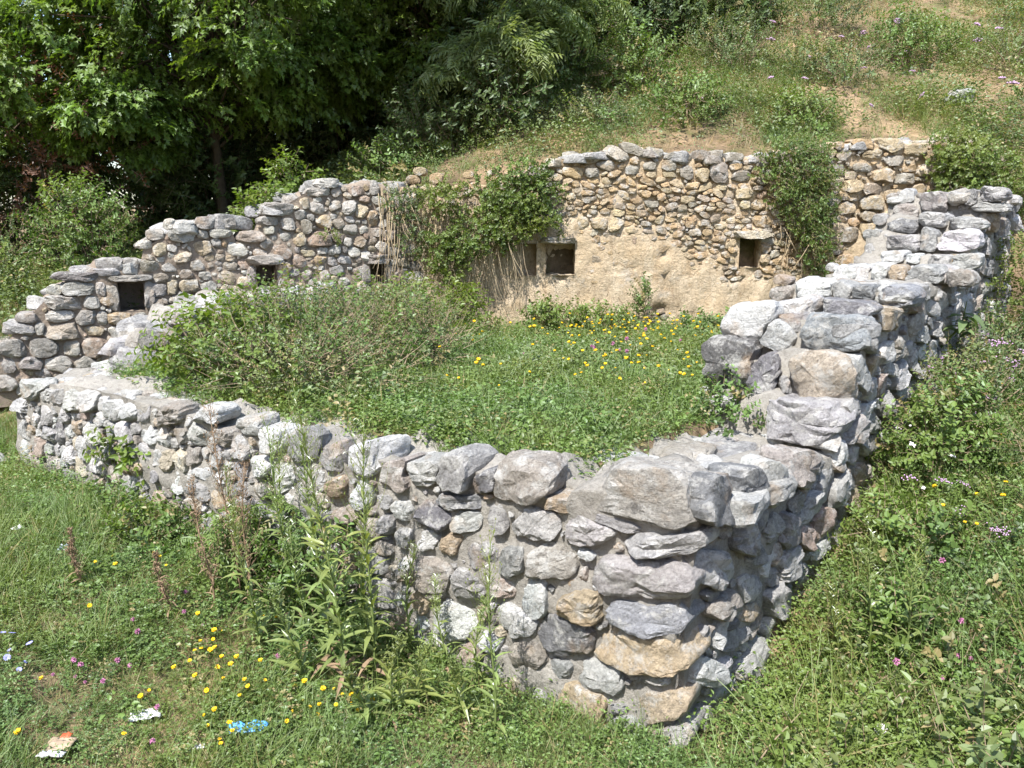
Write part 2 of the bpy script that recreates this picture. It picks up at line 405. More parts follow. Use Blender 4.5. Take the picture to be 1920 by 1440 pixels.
SEED_R="""0.24 1.19 0.202 -0.057 0.014 -0.123 dg
0.60 1.16 0.149 -0.039 0.015 -0.102 dg
0.90 1.10 0.123 -0.032 0.022 -0.131 wh
1.25 1.10 0.213 -0.053 0.021 -0.106 gt
0.27 0.83 0.186 -0.050 0.044 -0.105 lg
0.59 0.89 0.144 -0.046 0.013 -0.091 gr
2.34 1.72 0.203 -0.023 0.031 -0.105 gr
2.85 1.78 0.285 -0.028 0.027 -0.081 tn"""
SEED_L="""0.38 1.18 0.118 -0.008 -0.010 -0.088 gr
0.63 1.18 0.123 -0.008 -0.010 -0.097 gr
0.88 1.15 0.072 -0.005 -0.009 -0.087 lg
1.09 1.15 0.102 -0.007 -0.010 -0.099 pk
0.31 1.02 0.068 -0.005 -0.008 -0.070 gr
0.50 1.03 0.111 -0.008 -0.007 -0.062 gr
0.76 1.00 0.114 -0.008 -0.008 -0.074 lg
0.99 0.99 0.104 -0.008 -0.007 -0.075 gr
0.51 1.49 0.084 -0.004 -0.005 -0.048 gr
0.50 1.37 0.064 -0.004 -0.006 -0.058 lg
0.62 1.37 0.042 -0.002 -0.006 -0.059 gr
0.82 1.34 0.165 -0.009 -0.008 -0.078 gt
0.82 1.49 0.118 -0.006 -0.006 -0.059 wh
1.05 1.46 0.089 -0.004 -0.008 -0.079 gr
1.19 1.45 0.049 -0.002 -0.007 -0.077 lg
1.35 1.44 0.109 -0.006 -0.006 -0.066 tn
1.73 1.45 0.077 -0.004 -0.006 -0.076 gt
1.54 1.43 0.061 -0.003 -0.006 -0.067 gr
0.87 1.63 0.153 -0.007 -0.008 -0.075 lg
1.12 1.62 0.072 -0.003 -0.007 -0.076 lg
1.01 1.75 0.143 -0.005 -0.007 -0.070 gr
0.79 1.75 0.065 -0.002 -0.006 -0.053 lg
1.20 1.75 0.053 -0.002 -0.007 -0.076 lg
1.03 1.88 0.228 -0.007 -0.004 -0.043 dg
1.30 1.99 0.114 -0.003 -0.007 -0.072 gr
1.50 1.98 0.069 -0.002 -0.006 -0.065 gr
1.68 1.97 0.083 -0.002 -0.005 -0.060 gt
1.88 1.74 0.052 -0.002 -0.006 -0.072 cr
2.05 1.75 0.097 -0.003 -0.005 -0.067 cr
1.73 1.72 0.087 -0.003 -0.006 -0.067 gr
2.03 2.30 0.129 -0.001 -0.007 -0.088 gr
1.79 2.14 0.068 -0.001 -0.005 -0.065 cr
1.65 2.19 0.080 -0.001 -0.004 -0.041 wh
1.76 2.29 0.088 -0.001 -0.005 -0.054 lg
1.91 2.39 0.064 -0.000 -0.005 -0.060 wh
2.26 2.41 0.100 -0.000 -0.005 -0.061 gr
2.46 2.40 0.097 -0.000 -0.005 -0.067 gr
2.39 2.30 0.112 -0.001 -0.003 -0.047 lg
2.70 2.26 0.137 -0.001 -0.004 -0.057 gt
3.00 2.55 0.154 0.000 -0.004 -0.068 gr
2.89 2.42 0.106 -0.000 -0.003 -0.048 gr
3.10 2.39 0.085 -0.000 -0.004 -0.063 lg
2.90 2.33 0.067 -0.001 -0.003 -0.045 wh
3.44 2.22 0.126 -0.002 -0.004 -0.082 pk
3.54 2.83 0.146 0.002 -0.002 -0.051 wh
3.45 2.74 0.139 0.001 -0.002 -0.046 lg
3.78 2.57 0.084 0.000 -0.003 -0.076 lg
3.93 2.54 0.079 0.000 -0.003 -0.071 cr
4.05 2.45 0.062 -0.000 -0.003 -0.089 tn
3.79 2.33 0.078 -0.001 -0.002 -0.053 lg"""
SEED_B="""0.81 2.40 0.087 0.000 0.001 -0.073 cr
1.04 2.40 0.106 0.000 0.002 -0.067 cr
1.21 2.38 0.093 0.000 0.002 -0.079 cr
2.39 2.97 0.104 0.000 0.006 -0.113 gr
2.20 2.94 0.086 0.000 0.004 -0.077 cr
2.02 2.97 0.080 0.000 0.003 -0.071 gr
2.64 2.93 0.123 0.000 0.004 -0.059 gr
2.71 2.72 0.111 0.000 0.004 -0.060 cr
2.56 3.13 0.110 0.000 0.003 -0.059 gr
2.87 3.10 0.104 0.000 0.004 -0.059 gr
2.17 3.15 0.085 0.000 0.003 -0.065 gr
1.81 3.05 0.092 0.000 0.002 -0.059 gr
1.59 3.03 0.073 0.000 0.002 -0.053 gr
1.38 3.00 0.074 0.000 0.002 -0.053 gr
2.35 3.16 0.079 0.000 0.003 -0.053 gr
2.87 2.60 0.093 0.000 0.004 -0.060 tn
2.72 2.61 0.074 0.000 0.003 -0.054 cr
2.92 2.42 0.124 0.000 0.004 -0.067 or
4.15 3.16 0.110 0.000 0.006 -0.059 cr
4.40 3.10 0.122 0.000 0.006 -0.059 gr
4.63 3.22 0.122 0.000 0.006 -0.059 cr
4.30 2.93 0.135 0.000 0.007 -0.071 cr
4.04 3.02 0.104 0.000 0.005 -0.053 gr
4.54 2.90 0.117 0.000 0.007 -0.071 gr
4.78 2.99 0.110 0.000 0.008 -0.071 cr
3.95 2.26 0.125 0.000 0.008 -0.092 gt
4.23 2.32 0.137 0.000 0.009 -0.092 cr
4.20 2.63 0.136 0.000 0.008 -0.084 cr
4.50 2.69 0.148 0.000 0.009 -0.090 cr
3.90 2.57 0.105 0.000 0.006 -0.072 cr
3.81 3.16 0.092 0.000 0.005 -0.059 gr
3.94 2.81 0.123 0.000 0.006 -0.066 cr"""
SEED_S={1.85:"""0.24 1.22 -0.259 0.016 0.003 -0.122 bd""",
1.95:"""0.64 1.17 -0.100 0.017 -0.006 -0.098 gp""",
2.02:"""0.22 1.47 -0.229 0.014 -0.002 -0.150 tp
0.82 1.48 -0.201 0.025 -0.011 -0.175 dk
0.58 1.45 -0.123 0.016 -0.009 -0.138 dg
0.42 1.39 -0.057 0.008 -0.006 -0.082 gr""",
2.15:"""0.76 1.77 -0.182 0.016 -0.008 -0.125 wh
0.53 1.69 -0.099 -0.045 0.047 -0.096 wh
0.18 1.75 -0.196 0.012 -0.005 -0.111 bg""",
2.35:"""0.53 1.86 -0.141 0.036 -0.017 -0.068 wh
0.20 1.89 -0.176 -0.002 0.000 -0.053 dg""",
2.95:"""0.62 1.95 -0.128 -0.004 0.001 -0.079 wh
0.42 1.95 -0.084 -0.010 0.005 -0.062 lg
0.26 1.94 -0.070 0.004 -0.005 -0.061 dg
0.03 1.93 -0.119 0.001 -0.004 -0.082 bg""",
4.00:"""0.69 2.00 -0.149 0.007 -0.005 -0.063 wh
0.47 2.03 -0.067 0.003 -0.006 -0.070 wh
0.34 2.02 -0.070 0.003 -0.007 -0.069 tn
0.13 2.02 -0.138 0.007 -0.007 -0.072 gr
-0.12 2.00 -0.109 0.006 -0.007 -0.066 gt""",
4.70:"""0.58 2.12 -0.104 0.004 -0.005 -0.052 wh
0.40 2.11 -0.057 0.002 -0.004 -0.042 wh
0.20 2.10 -0.097 0.004 -0.005 -0.051 lg
-0.02 2.10 -0.102 0.004 -0.007 -0.068 lg""",
5.00:"""0.59 2.23 -0.153 0.004 -0.007 -0.078 gr
0.36 2.26 -0.067 0.001 -0.011 -0.110 gr
0.12 2.27 -0.170 0.004 -0.009 -0.084 wh""",
5.25:"""0.66 2.39 -0.133 0.001 -0.007 -0.070 dg
0.39 2.44 -0.127 0.001 -0.007 -0.073 lg
0.13 2.41 -0.143 0.001 -0.007 -0.062 lg""",
5.60:"""0.49 2.61 -0.113 -0.001 -0.010 -0.096 gp
0.32 2.64 -0.060 -0.001 -0.007 -0.064 lg
0.18 2.65 -0.063 -0.001 -0.007 -0.069 gr
0.01 2.68 -0.130 -0.002 -0.007 -0.063 gr
0.02 2.56 -0.144 -0.001 -0.005 -0.044 lg
0.74 2.53 -0.123 -0.000 -0.006 -0.067 gt""",
}

def parse(t):
    out = []
    for s in t.split('\n'):
        q = s.split(); a = [float(z) for z in q[:6]]
        out.append((a[0], a[1], np.array([[a[2], a[4]], [a[3], a[5]]]), q[6], 1))
    return out
def seed(u, v, w, h, col, ang=0., hand=0):
    c, s = math.cos(ang), math.sin(ang)
    return (u, v, np.array([[c*w/2, -s*h/2], [s*w/2, c*h/2]]), col, hand)
def pick(weights):
    k = list(weights); p = np.array([weights[q] for q in k], float)
    return k[rng.choice(len(k), p=p/p.sum())]
PE = 3.3
def norm_p(d): return (np.abs(d[..., 0])**PE + np.abs(d[..., 1])**PE)**(1/PE)
def fill(seeds, u0, u1, v0, v1, inside, sizes, cols, tries, tight=.9, ang=.12):
    """throw more stones into what the given ones leave free; sizes(u, v) -> (w, h)"""
    cs = [np.array(s[:2]) for s in seeds]; ai = [np.linalg.inv(s[2]) for s in seeds]
    for k in range(tries):
        u = u0 + (u1-u0)*rng.random(); v = v0 + (v1-v0)*rng.random()
        if not inside(u, v): continue
        f = 1.25 - .75*k/tries
        w, h = sizes(u, v); w *= f*(.75+.5*rng.random()); h *= f*(.75+.5*rng.random())
        s = seed(u, v, w, h, None, rng.normal()*ang)
        Ai = np.linalg.inv(s[2]); p = np.array([u, v])
        if cs:
            D = np.array(cs)-p
            near = np.nonzero((np.abs(D[:, 0]) < .7) & (np.abs(D[:, 1]) < .6))[0]
            if len(near):
                AA = np.array([ai[j] for j in near]); Dn = D[near]
                d1 = norm_p(np.einsum('nij,nj->ni', AA, -Dn)); d2 = norm_p(np.einsum('ij,nj->ni', Ai, Dn))
                # gap along the line between the two centres
                if np.any(1/np.maximum(d1, 1e-6) + 1/np.maximum(d2, 1e-6) > 1/tight): continue
        cs.append(p); ai.append(Ai)
        seeds.append((u, v, s[2], pick(cols(u, v)) if callable(cols) else pick(cols), 0))
    return seeds
def cells(seeds, lim_hand, lim_auto, gap, N):
    c = np.array([s[:2] for s in seeds]); A = np.array([s[2] for s in seeds]); Ai = np.linalg.inv(A)
    res = []
    for i in range(len(seeds)):
        n_ = N if np.abs(A[i]).max() < .13 else int(N*1.5)
        th = np.linspace(0, 2*np.pi, n_, endpoint=False) + rng.random()
        e = np.stack([np.cos(th), np.sin(th)], -1); e /= norm_p(e)[:, None]; e = e @ A[i].T
        lim = lim_hand if seeds[i][4] else lim_auto
        rs = np.linspace(.35, lim, 24)
        d = np.linalg.norm(c-c[i], axis=1); nb = np.argsort(d)[1:15]
        r = np.full(n_, lim)
        if len(nb):
            P = c[i] + rs[None, :, None]*e[:, None, :]
            ok = np.ones((n_, 24), bool)
            for j in nb:
                ok &= norm_p((P-c[j]) @ Ai[j].T) > rs[None, :]
            bad = ~ok; first = np.where(bad.any(1), bad.argmax(1), 23); r = rs[first]
        el = np.linalg.norm(e, axis=1)
        r = r*(1 + .05*np.sin(th*2+rng.random()*6) + .045*np.sin(th*3+rng.random()*6) + .03*np.sin(th*5+rng.random()*6))
        sc = min(1.15, float(np.median(r)))
        for _ in range(6):                                          # straight broken edges
            al = rng.random()*6.283; r = np.minimum(r, sc*((.94 if seeds[i][4] else .95)+.26*rng.random())/np.maximum(np.cos(th-al), .2))
        r = np.maximum(r - gap/el, .3)
        r = (np.roll(r, 1)+2*r+np.roll(r, -1))/4
        res.append(r[:, None]*e)
    return res
def stone_verts(outl, df, db, seed_, lev, size, blocky=False):
    """closed stone in its own frame: x along, y up the face, z out of the face"""
    r = np.random.default_rng(seed_)
    N = len(outl); ef = (.12+.16*r.random()) if blocky else (.12+.17*r.random())
    ph = np.linspace(-1, 1, lev)*np.pi/2*.97
    rad = np.cos(ph)**ef; zz = np.where(ph > 0, df, db)*np.sign(np.sin(ph))*np.abs(np.sin(ph))**(.3+.3*r.random())
    tw = r.normal(size=2)*.05
    V = np.zeros((lev, N, 3))
    V[..., :2] = outl[None]*rad[:, None, None]; V[..., 2] = zz[:, None]
    V[..., 2] += df*.9*(V[..., 0]*r.normal()*.3 + V[..., 1]*(-.25+r.normal()*.3))/max(size, .05)*(zz > 0)[:, None]
    V = V.reshape(-1, 3)
    for k in range(3):                                              # broken faces
        nn = np.array([r.normal(), r.normal(), abs(r.normal())*.9+.15]); nn /= np.linalg.norm(nn)
        pr = V @ nn; d = pr.max()*(.72+.26*r.random())
        V -= np.outer(np.maximum(pr-d, 0)*.85, nn)
    a = size
    for k in range(5):                                              # flat bedding and joint planes
        nn = np.array([r.normal()*.5, r.normal()*.5, 1.]) if k < 3 else np.array([r.normal(), r.normal(), .6]); nn /= np.linalg.norm(nn)
        pr = V @ nn; d = pr.max()*((.58+.3*r.random()) if k < 3 else (.8+.18*r.random())); V -= np.outer(np.maximum(pr-d, 0), nn)
    axis = np.array([.5, .5, 1.]) if r.random() < .5 else np.array([.5, 1.6, .7])
    dis = sines(V, .032*a, 7/a, seed_+1, 5) + sines(V, .022*a, 19/a, seed_+2, 5, axis*1.2) + sines(V, .012*a, 45/a, seed_+5, 6)
    led = np.abs(sines(V, 1., 12/a, seed_+3, 3, axis*1.5)); dis += -.045*a*(1-np.minimum(led*1.6, 1))
    nrm = V/np.maximum(np.linalg.norm(V, axis=1), 1e-6)[:, None]; nrm[:, 2] *= 1.2
    V = V + nrm*dis[:, None]
    return V
_face_cache = {}
def stone_faces(N, lev):
    if (N, lev) not in _face_cache:
        f = []
        for i in range(lev-1):
            for j in range(N):
                k = (j+1) % N
                f.append((i*N+j, i*N+k, (i+1)*N+k)); f.append((i*N+j, (i+1)*N+k, (i+1)*N+j))
        b, t = lev*N, lev*N+1
        for j in range(N):
            k = (j+1) % N
            f.append((b, k, j)); f.append((t, (lev-1)*N+j, (lev-1)*N+k))
        _face_cache[(N, lev)] = np.array(f)
    return _face_cache[(N, lev)]
_sid = [100]
def make_stones(bag, seeds, o, u, v, n, out=.06, back=.16, off=-.03, gap=.007, N=18, lev=7, lim=(1.1, 1.45), depthfn=None, offfn=None, name='stone', tint=(1, 1, 1)):
    """adds (projected size, centre, verts, faces, colour) for every seed to the bag of its wall"""
    M = np.stack([u, v, n])
    for s, ol in zip(seeds, cells(seeds, lim[0], lim[1], gap, N)):
        _sid[0] += 7
        size = math.sqrt(abs(np.linalg.det(s[2])))*2
        df = out*(.6+.8*rng.random())*min(1.35, max(.5, size/.16)); db = back*(.8+.4*rng.random())
        if depthfn: df, db = depthfn(s, df, db)
        lv = lev if size < .2 else lev+4
        V = stone_verts(ol, df, db, _sid[0], lv, size, bool(s[4]))
        V = np.vstack([V, V[:len(ol)].mean(0), V[-len(ol):].mean(0)])
        of = off if offfn is None else offfn(s)
        cen = o + u*s[0] + v*s[1] + n*of
        c = np.array(PAL[s[3]])*(.88+.24*rng.random())*(1+rng.normal(size=3)*.012)*np.array(tint)
        W = V @ M
        dist = np.linalg.norm(cen-A3(0, 0, 2.5))
        bag.append((size*size/dist**2, cen, W, stone_faces(len(ol), lv), c, name))
def crisp(m):
    m.set_sharp_from_angle(angle=R(27)); return m
def finish(bag, wall, most=296):
    bag.sort(key=lambda q: -q[0] - (1 if q[5] != 'stone' else 0))
    o0 = np.array(wall.location)
    for k, (a, cen, W, Fc, c, name) in enumerate(bag[:most]):
        ob = link(name, crisp(mesh_from(name, W, Fc, STONE)), wall, cen-o0); ob.color = (*np.clip(c, 0, 1), 1)
    rest = bag[most:]
    if rest:
        V, Fs, Cs, b = [], [], [], 0
        for a, cen, W, Fc, c, _n in rest:
            V.append(W+cen-o0); Fs.append(Fc+b); b += len(W); Cs.append(np.tile([*np.clip(c, 0, 1), 1], (len(W), 1)))
        m = crisp(mesh_from('small_stones', np.vstack(V), np.vstack(Fs), STONE_MASS))
        at = m.color_attributes.new('Col', 'FLOAT_COLOR', 'POINT'); at.data.foreach_set('color', np.vstack(Cs).astype(np.float32).ravel())
        tag(link('small_stones', m, wall), kind='stuff')
def core(wall, o, u, n, us, top, bottom, T, mat, name='mortar_core', niches=(), inset=.06, amp=.02, dv=.07, depth=.4, sd=1, bulge=None):
    """the mortar body behind the stones: front grid with openings, top, back"""
    us = sorted(set([round(float(x), 4) for x in us] + [q for a in niches for q in (a[0], a[1])]))
    vmax = max(top(x) for x in us)
    vs = sorted(set([round(float(x), 4) for x in np.arange(bottom, vmax+dv, dv)] + [q for a in niches for q in (a[2], a[3])]))
    tw = np.linspace(0, T, 7); W = []
    U = np.array(us)
    tops = np.array([top(x) for x in us])
    rows = []
    for v in vs: rows.append(np.stack([U, np.minimum(v, tops), np.zeros_like(U)], -1))
    for t in tw[1:]: rows.append(np.stack([U, tops + .04*np.sin(t*9+U*5), -t*np.ones_like(U)], -1))
    rows.append(np.stack([U, np.full_like(U, bottom), -T*np.ones_like(U)], -1))
    G = np.array(rows); sh = G.shape[:2]; Pf = G.reshape(-1, 3)
    dis = sines(Pf, amp, 9, sd, 6) + sines(Pf, amp*.8, 26, sd+1, 6) + sines(Pf, amp*.4, 70, sd+2, 6)
    keep = np.ones(len(Pf))
    for a in niches:
        keep *= 1-((Pf[:, 0] > a[0]-.01) & (Pf[:, 0] < a[1]+.01) & (Pf[:, 1] > a[2]-.01) & (Pf[:, 1] < a[3]+.01))
    isf = np.zeros(sh, bool); isf[:len(vs)] = True; isf = isf.ravel()
    Pf[:, 2] += np.where(isf, -inset + dis*keep, 0); Pf[:, 1] += np.where(isf, 0, dis*1.6)
    if bulge is not None: Pf[:, 2] += np.where(isf, bulge(Pf[:, 0], Pf[:, 1])*keep, 0)
    Q = []
    for i in range(sh[0]-1):
        for j in range(sh[1]-1):
            if i < len(vs)-1:
                if vs[i] > max(tops[j], tops[j+1]): continue
                uc, vc = (us[j]+us[j+1])/2, (vs[i]+vs[i+1])/2
                if any(a[0] < uc < a[1] and a[2] < vc < a[3] for a in niches): continue
            Q.append((i*sh[1]+j, i*sh[1]+j+1, (i+1)*sh[1]+j+1, (i+1)*sh[1]+j))
    L0 = [i*sh[1] for i in range(sh[0])]; L1 = [i*sh[1]+sh[1]-1 for i in range(sh[0])]
    o0 = np.array(wall.location)
    Wd = o-o0 + np.outer(Pf[:, 0], u) + np.outer(Pf[:, 1], UP) + np.outer(Pf[:, 2], n)
    link(name, mesh_from(name, Wd, [*Q, tuple(L0), tuple(L1[::-1])], mat), wall)
    for a in niches:                                                # recess behind each opening
        u0, u1, v0, v1 = a[:4]; d = -(a[4] if len(a) > 4 else depth); k = 7
        V, Fq = [], []
        def sheet(p, q, r_):
            b = len(V)
            for i in range(k+1):
                for j in range(k+1):
                    x = p + (q-p)*i/k + (r_-p)*j/k
                    e = min(i, j, k-i, k-j) > 0
                    V.append(x + (A3(*(rng.normal(size=3)*.008)) if e else 0))
            for i in range(k):
                for j in range(k): Fq.append((b+i*(k+1)+j, b+(i+1)*(k+1)+j, b+(i+1)*(k+1)+j+1, b+i*(k+1)+j+1))
        z0 = -inset+.004
        P3 = lambda x, y, z: A3(x, y, z)
        sheet(P3(u0, v0, d), P3(u1, v0, d), P3(u0, v1, d))
        sheet(P3(u0, v0, z0), P3(u0, v1, z0), P3(u0, v0, d)); sheet(P3(u1, v0, z0), P3(u1, v0, d), P3(u1, v1, z0))
        sheet(P3(u0, v0, z0), P3(u0, v0, d), P3(u1, v0, z0)); sheet(P3(u0, v1, z0), P3(u1, v1, z0), P3(u0, v1, d))
        V = np.array(V); Wd = o-o0 + np.outer(V[:, 0], u) + np.outer(V[:, 1], UP) + np.outer(V[:, 2], n)
        link('niche', mesh_from('niche', Wd, Fq, mat), wall)
def slab(bag, o, u, n, uc, vc, w, h, out, back, col, off=0., name='stone'):
    """a lintel or another single squared stone in the wall face"""
    make_stones(bag, [seed(uc, vc, w, h, col, 0, 1)], o, u, UP, n, out, back, off, 0, 22, 9, (1.05, 1.05), name=name)

# --- front wall
topF = lambda s: float(ip(s, [0, .26, .6, .66, .7, .8, 1.35, 1.97, 2.0, 2.2, 2.25, 2.55, 2.9, 3.2, 3.55, 4.44, 5.2, 5.86, 6.1, 6.25],
                          [1.22, 1.22, 1.2, 1.12, 1.04, 1.16, 1.15, 1.1, 1.02, 1.0, 1.08, 1.14, 1.12, 1.07, 1.11, 1.16, 1.16, 1.10, .94, .8]))
wf = thing('stone_wall', 'low front wall of pale rounded fieldstones set in grey mortar, weeds before it', 'stone wall', C, 'walls of the ruin', 'thing')
core(wf, C, uF, nF, np.arange(.06, 6.26, .07), topF, -.35, .62, MORTAR, inset=.03, amp=.018, sd=4)
colF = {'wh': 4.5, 'lg': 4.5, 'gr': 2.6, 'gt': 2, 'tn': 1.2, 'pk': .6, 'cr': 1.2, 'dg': .6}
bag = []
sF = parse(SEED_F)
def szF(u, v):
    return (.17, .13) if u < 2.4 else (.125, .12)
fill(sF, .02, 6.15, -.12, 1.3, lambda u, v: v < topF(u)-.03 and (v > -.12), szF, colF, 9000, .98, .2)
fill(sF, .1, 6.1, -.1, 1.2, lambda u, v: v < topF(u)-.04, lambda u, v: (.075, .06), colF, 8000, .97, .4)
def dF_(s, df, db):
    if s[0] < .42: return df, .24 if s[4] else .16
    if s[1] > topF(s[0])-.16: return df, (.2+.1*rng.random() if s[0] < 2.2 else .1+.06*rng.random())
    return df, db
make_stones(bag, sF, C, uF, UP, nF, .05, .13, -.028, .005, 24, 9, (1.05, 1.45), dF_)
# the big squared corner block already comes from the seeds; stones lying on the wall top
sT = fill([], .35, 6.05, -.6, -.17, lambda u, v: v < -.26 or u > 2.2, lambda u, v: (.12, .09), {'lg': 3, 'wh': 2, 'gr': 2, 'gt': 2, 'tn': 1}, 4500, .95, .6)
for s in sT:
    make_stones(bag, [s], C+UP*(topF(s[0])-(.035 if s[0] < 2.2 else .012)), uF, nF, UP, .035, .06, 0, .004, 16, 7)
finish(bag, wf)

# --- right wall, rising in steps away from the corner
RS = [(0, 1.13), (.9, 1.1), (1.86, 1.02), (1.87, 1.3), (2.03, 1.3), (2.04, 1.58), (2.16, 1.58), (2.17, 1.8), (2.96, 1.8), (2.97, 1.95), (4.01, 1.93),
      (4.02, 2.02), (4.71, 2.02), (4.72, 2.1), (5.01, 2.1), (5.02, 2.28), (5.26, 2.3), (5.27, 2.43), (5.61, 2.43), (5.62, 2.66), (6.9, 2.66)]
topR = lambda s: float(ip(s, [q[0] for q in RS], [q[1] for q in RS]))
wr = thing('stone_wall', 'right wall climbing in broken steps of big grey stones to the hillside', 'stone wall', C, 'walls of the ruin', 'thing')
core(wr, C, uR, nR, list(np.arange(.06, 6.95, .08)) + [q[0] for q in RS[2:-1]], topR, -.35, .92, MORTAR, inset=.03, amp=.016, sd=9)
bag = []
sR = parse(SEED_R)
fill(sR, .22, 6.9, -.15, 2.75, lambda u, v: v < topR(u)-.02 and v > ip(u, [0, 3, 7], [-.15, .5, .8]), lambda u, v: (.20, .12), {'wh': 2, 'lg': 4, 'gr': 4, 'gt': 2, 'pk': 1, 'tn': .7, 'dg': 1}, 7000, .98, .35)
fill(sR, .2, 6.8, -.1, 2.7, lambda u, v: v < topR(u)-.03 and v > ip(u, [0, 3, 7], [-.15, .5, .8]), lambda u, v: (.08, .07), {'lg': 3, 'gr': 2, 'gt': 1}, 2500, .97, .5)
make_stones(bag, sR, C, uR, UP, nR, .06, .16, -.03, .005, 20, 8, (1.14, 1.5))
for us_, t in SEED_S.items():
    make_stones(bag, parse(t), C+uR*us_, -nR, UP, -uR, .06, .24, -.0, .006, 26, 10, (1.14, 1.25))
def ledge(bag, u0, u1, w0, w1, z, n_, sz=(.22, .16), cols={'lg': 3, 'wh': 2, 'gr': 2, 'gt': 2}):
    ss = fill([], u0, u1, w0, w1, lambda a, b: True, lambda a, b: sz, cols, n_, .95, .7)
    for s in ss:
        make_stones(bag, [s], C+UP*(topR(s[0])+z-.01), uR, -nR, UP, .04, .06, 0, .004, 16, 7)
ledge(bag, .5, 1.75, .05, .85, 0, 500, (.34, .24))
ledge(bag, 2.2, 2.85, .05, .85, 0, 200); ledge(bag, 3.05, 3.9, .05, .85, 0, 300); ledge(bag, 4.1, 4.6, .05, .85, 0, 200); ledge(bag, 5.65, 6.7, .05, .85, 0, 300)
# courses of the step ends that the named stones leave open
for us_, z0, z1 in ((1.86, 1.02, 1.3), (2.03, 1.3, 1.58), (2.16, 1.58, 1.85), (2.96, 1.84, 2.0), (4.02, 1.9, 2.06), (5.02, 2.1, 2.32), (5.27, 2.3, 2.48), (5.62, 2.45, 2.7)):
    near = [q for k, t in SEED_S.items() if abs(k-us_) < .2 for q in parse(t)]
    k0 = len(near)
    fill(near, .03, .9, z0, z1, lambda a, b: True, lambda a, b: (.13, .1), {'lg': 3, 'gr': 3, 'gt': 1, 'wh': 1}, 500, .97)
    if near[k0:]: make_stones(bag, near[k0:], C+uR*us_, -nR, UP, -uR, .045, .12, -.01, .006, 16, 7, (1.1, 1.2))
finish(bag, wr)

# --- low cross wall between the shrubs and the far left wall
topX = lambda s: float(ip(s, [-.3, .1, .15, .25, .6, .62, 1.1, 2.0, 2.45], [1.06, 1.1, 1.2, 1.4, 1.45, 1.55, 1.62, 1.64, 1.6]))
wx = thing('stone_wall', 'low broken cross wall of pale stones behind the bright green shrub', 'stone wall', AX, 'walls of the ruin', 'thing')
core(wx, AX, uX, nX, np.arange(-.35, 2.5, .07), topX, .5, .5, MORTAR, sd=14)
bag = []
colX = {'wh': 3, 'lg': 4, 'gr': 3, 'gt': 1.5}
sX = fill([], -.3, 2.4, .9, 1.7, lambda u, v: v < topX(u), lambda u, v: (.28, .17), colX, 1500, .97)
make_stones(bag, sX, AX, uX, UP, nX, .065, .2, -.03, .005, 18, 8)
sX = fill([], -.3, 2.4, -.5, -.02, lambda u, v: True, lambda u, v: (.3, .2), colX, 900, .95, .5)
for s in sX: make_stones(bag, [s], AX+UP*(topX(s[0])-.01), uX, nX, UP, .075, .07, 0, .004, 16, 7)
finish(bag, wx)

# --- far left wall with three small niches
topL = lambda s: float(ip(s, [-.6, .27, .43, .74, 1.0, 1.17, 1.60, 1.62, 1.72, 1.97, 2.52, 2.55, 2.77, 2.8, 2.9, 3.1, 3.41, 4.07, 4.57],
                          [1.0, 1.2, 1.38, 1.7, 1.85, 1.95, 1.98, 2.12, 2.2, 2.36, 2.4, 2.2, 2.26, 2.45, 2.52, 2.6, 2.78, 2.82, 2.8]))
NL = [(1.36, 1.6, 1.51, 1.81, .42), (2.74, 2.95, 1.69, 1.95, .4), (4.0, 4.17, 1.71, 1.93, .4)]
wl_ = thing('stone_wall', 'far left rubble wall with a ragged sloping top and three small niches', 'stone wall', KN, 'walls of the ruin', 'thing')
core(wl_, KN, uL, nL, np.arange(-.6, 4.6, .07), topL, .6, .55, MORTAR_OLD, niches=NL, inset=.04, amp=.015, sd=21)
bag = []
def free(niches, m=.03): return lambda u, v: not any(a[0]-m < u < a[1]+m and a[2]-m < v < a[3]+m for a in niches)
okL = free(NL, .07)
sL = [s for s in parse(SEED_L) if free(NL, .0)(s[0], s[1])]
blk = [seed((a[0]+a[1])/2, (a[2]+a[3])/2, (a[1]-a[0])*1.12, (a[3]-a[2])*1.12, 'gr', 0, 2) for a in NL]
sL = blk + sL
def szL(u, v): return (.22, .14) if u < 1.5 else ((.15, .1) if u < 2.9 else (.115, .092))
colL = {'lg': 3.2, 'gr': 3, 'gt': 2.4, 'cr': 2, 'pk': 1.6, 'wh': 1.6, 'tn': 1.6}
fill(sL, -.5, 4.55, .75, 2.85, lambda u, v: v < topL(u)-.01 and okL(u, v) and (v > .85 or u > .2), szL, colL, 9000, .98, .2)
fill(sL, -.4, 4.5, .8, 2.8, lambda u, v: v < topL(u)-.03 and okL(u, v), lambda u, v: (.06, .05), colL, 3500, .97, .4)
blk_n = len(blk)
def dL_(s, df, db): return df, (.25 if s[1] > topL(s[0])-.15 else db)
ol = sL
# the openings keep their own cells so that no stone grows into them
_keep = []
make_stones(_keep, ol, KN, uL, UP, nL, .042, .12, -.03, .004, 16, 7, (1.18, 1.6), dL_, tint=(1.03, .98, .90))
bag = _keep[blk_n:]
for a, hgt in ((NL[0], .06), (NL[1], .1), (NL[2], .1)):
    slab(bag, KN, uL, nL, (a[0]+a[1])/2, a[3]+hgt/2+.012, (a[1]-a[0])+.2, hgt, .075, .2, 'gt', name='lintel')
for a in NL:                                                        # jamb stones
    for sd_ in (a[0]-.055, a[1]+.055):
        slab(bag, KN, uL, nL, sd_, (a[2]+a[3])/2, .1, a[3]-a[2], .035, .2, 'gt', -.02, 'jamb_stone')
sT = fill([], -.3, 4.5, -.5, -.1, lambda u, v: True, lambda u, v: (.26, .18), {'lg': 3, 'gr': 3, 'gt': 2, 'wh': 1}, 900, .95, .6)
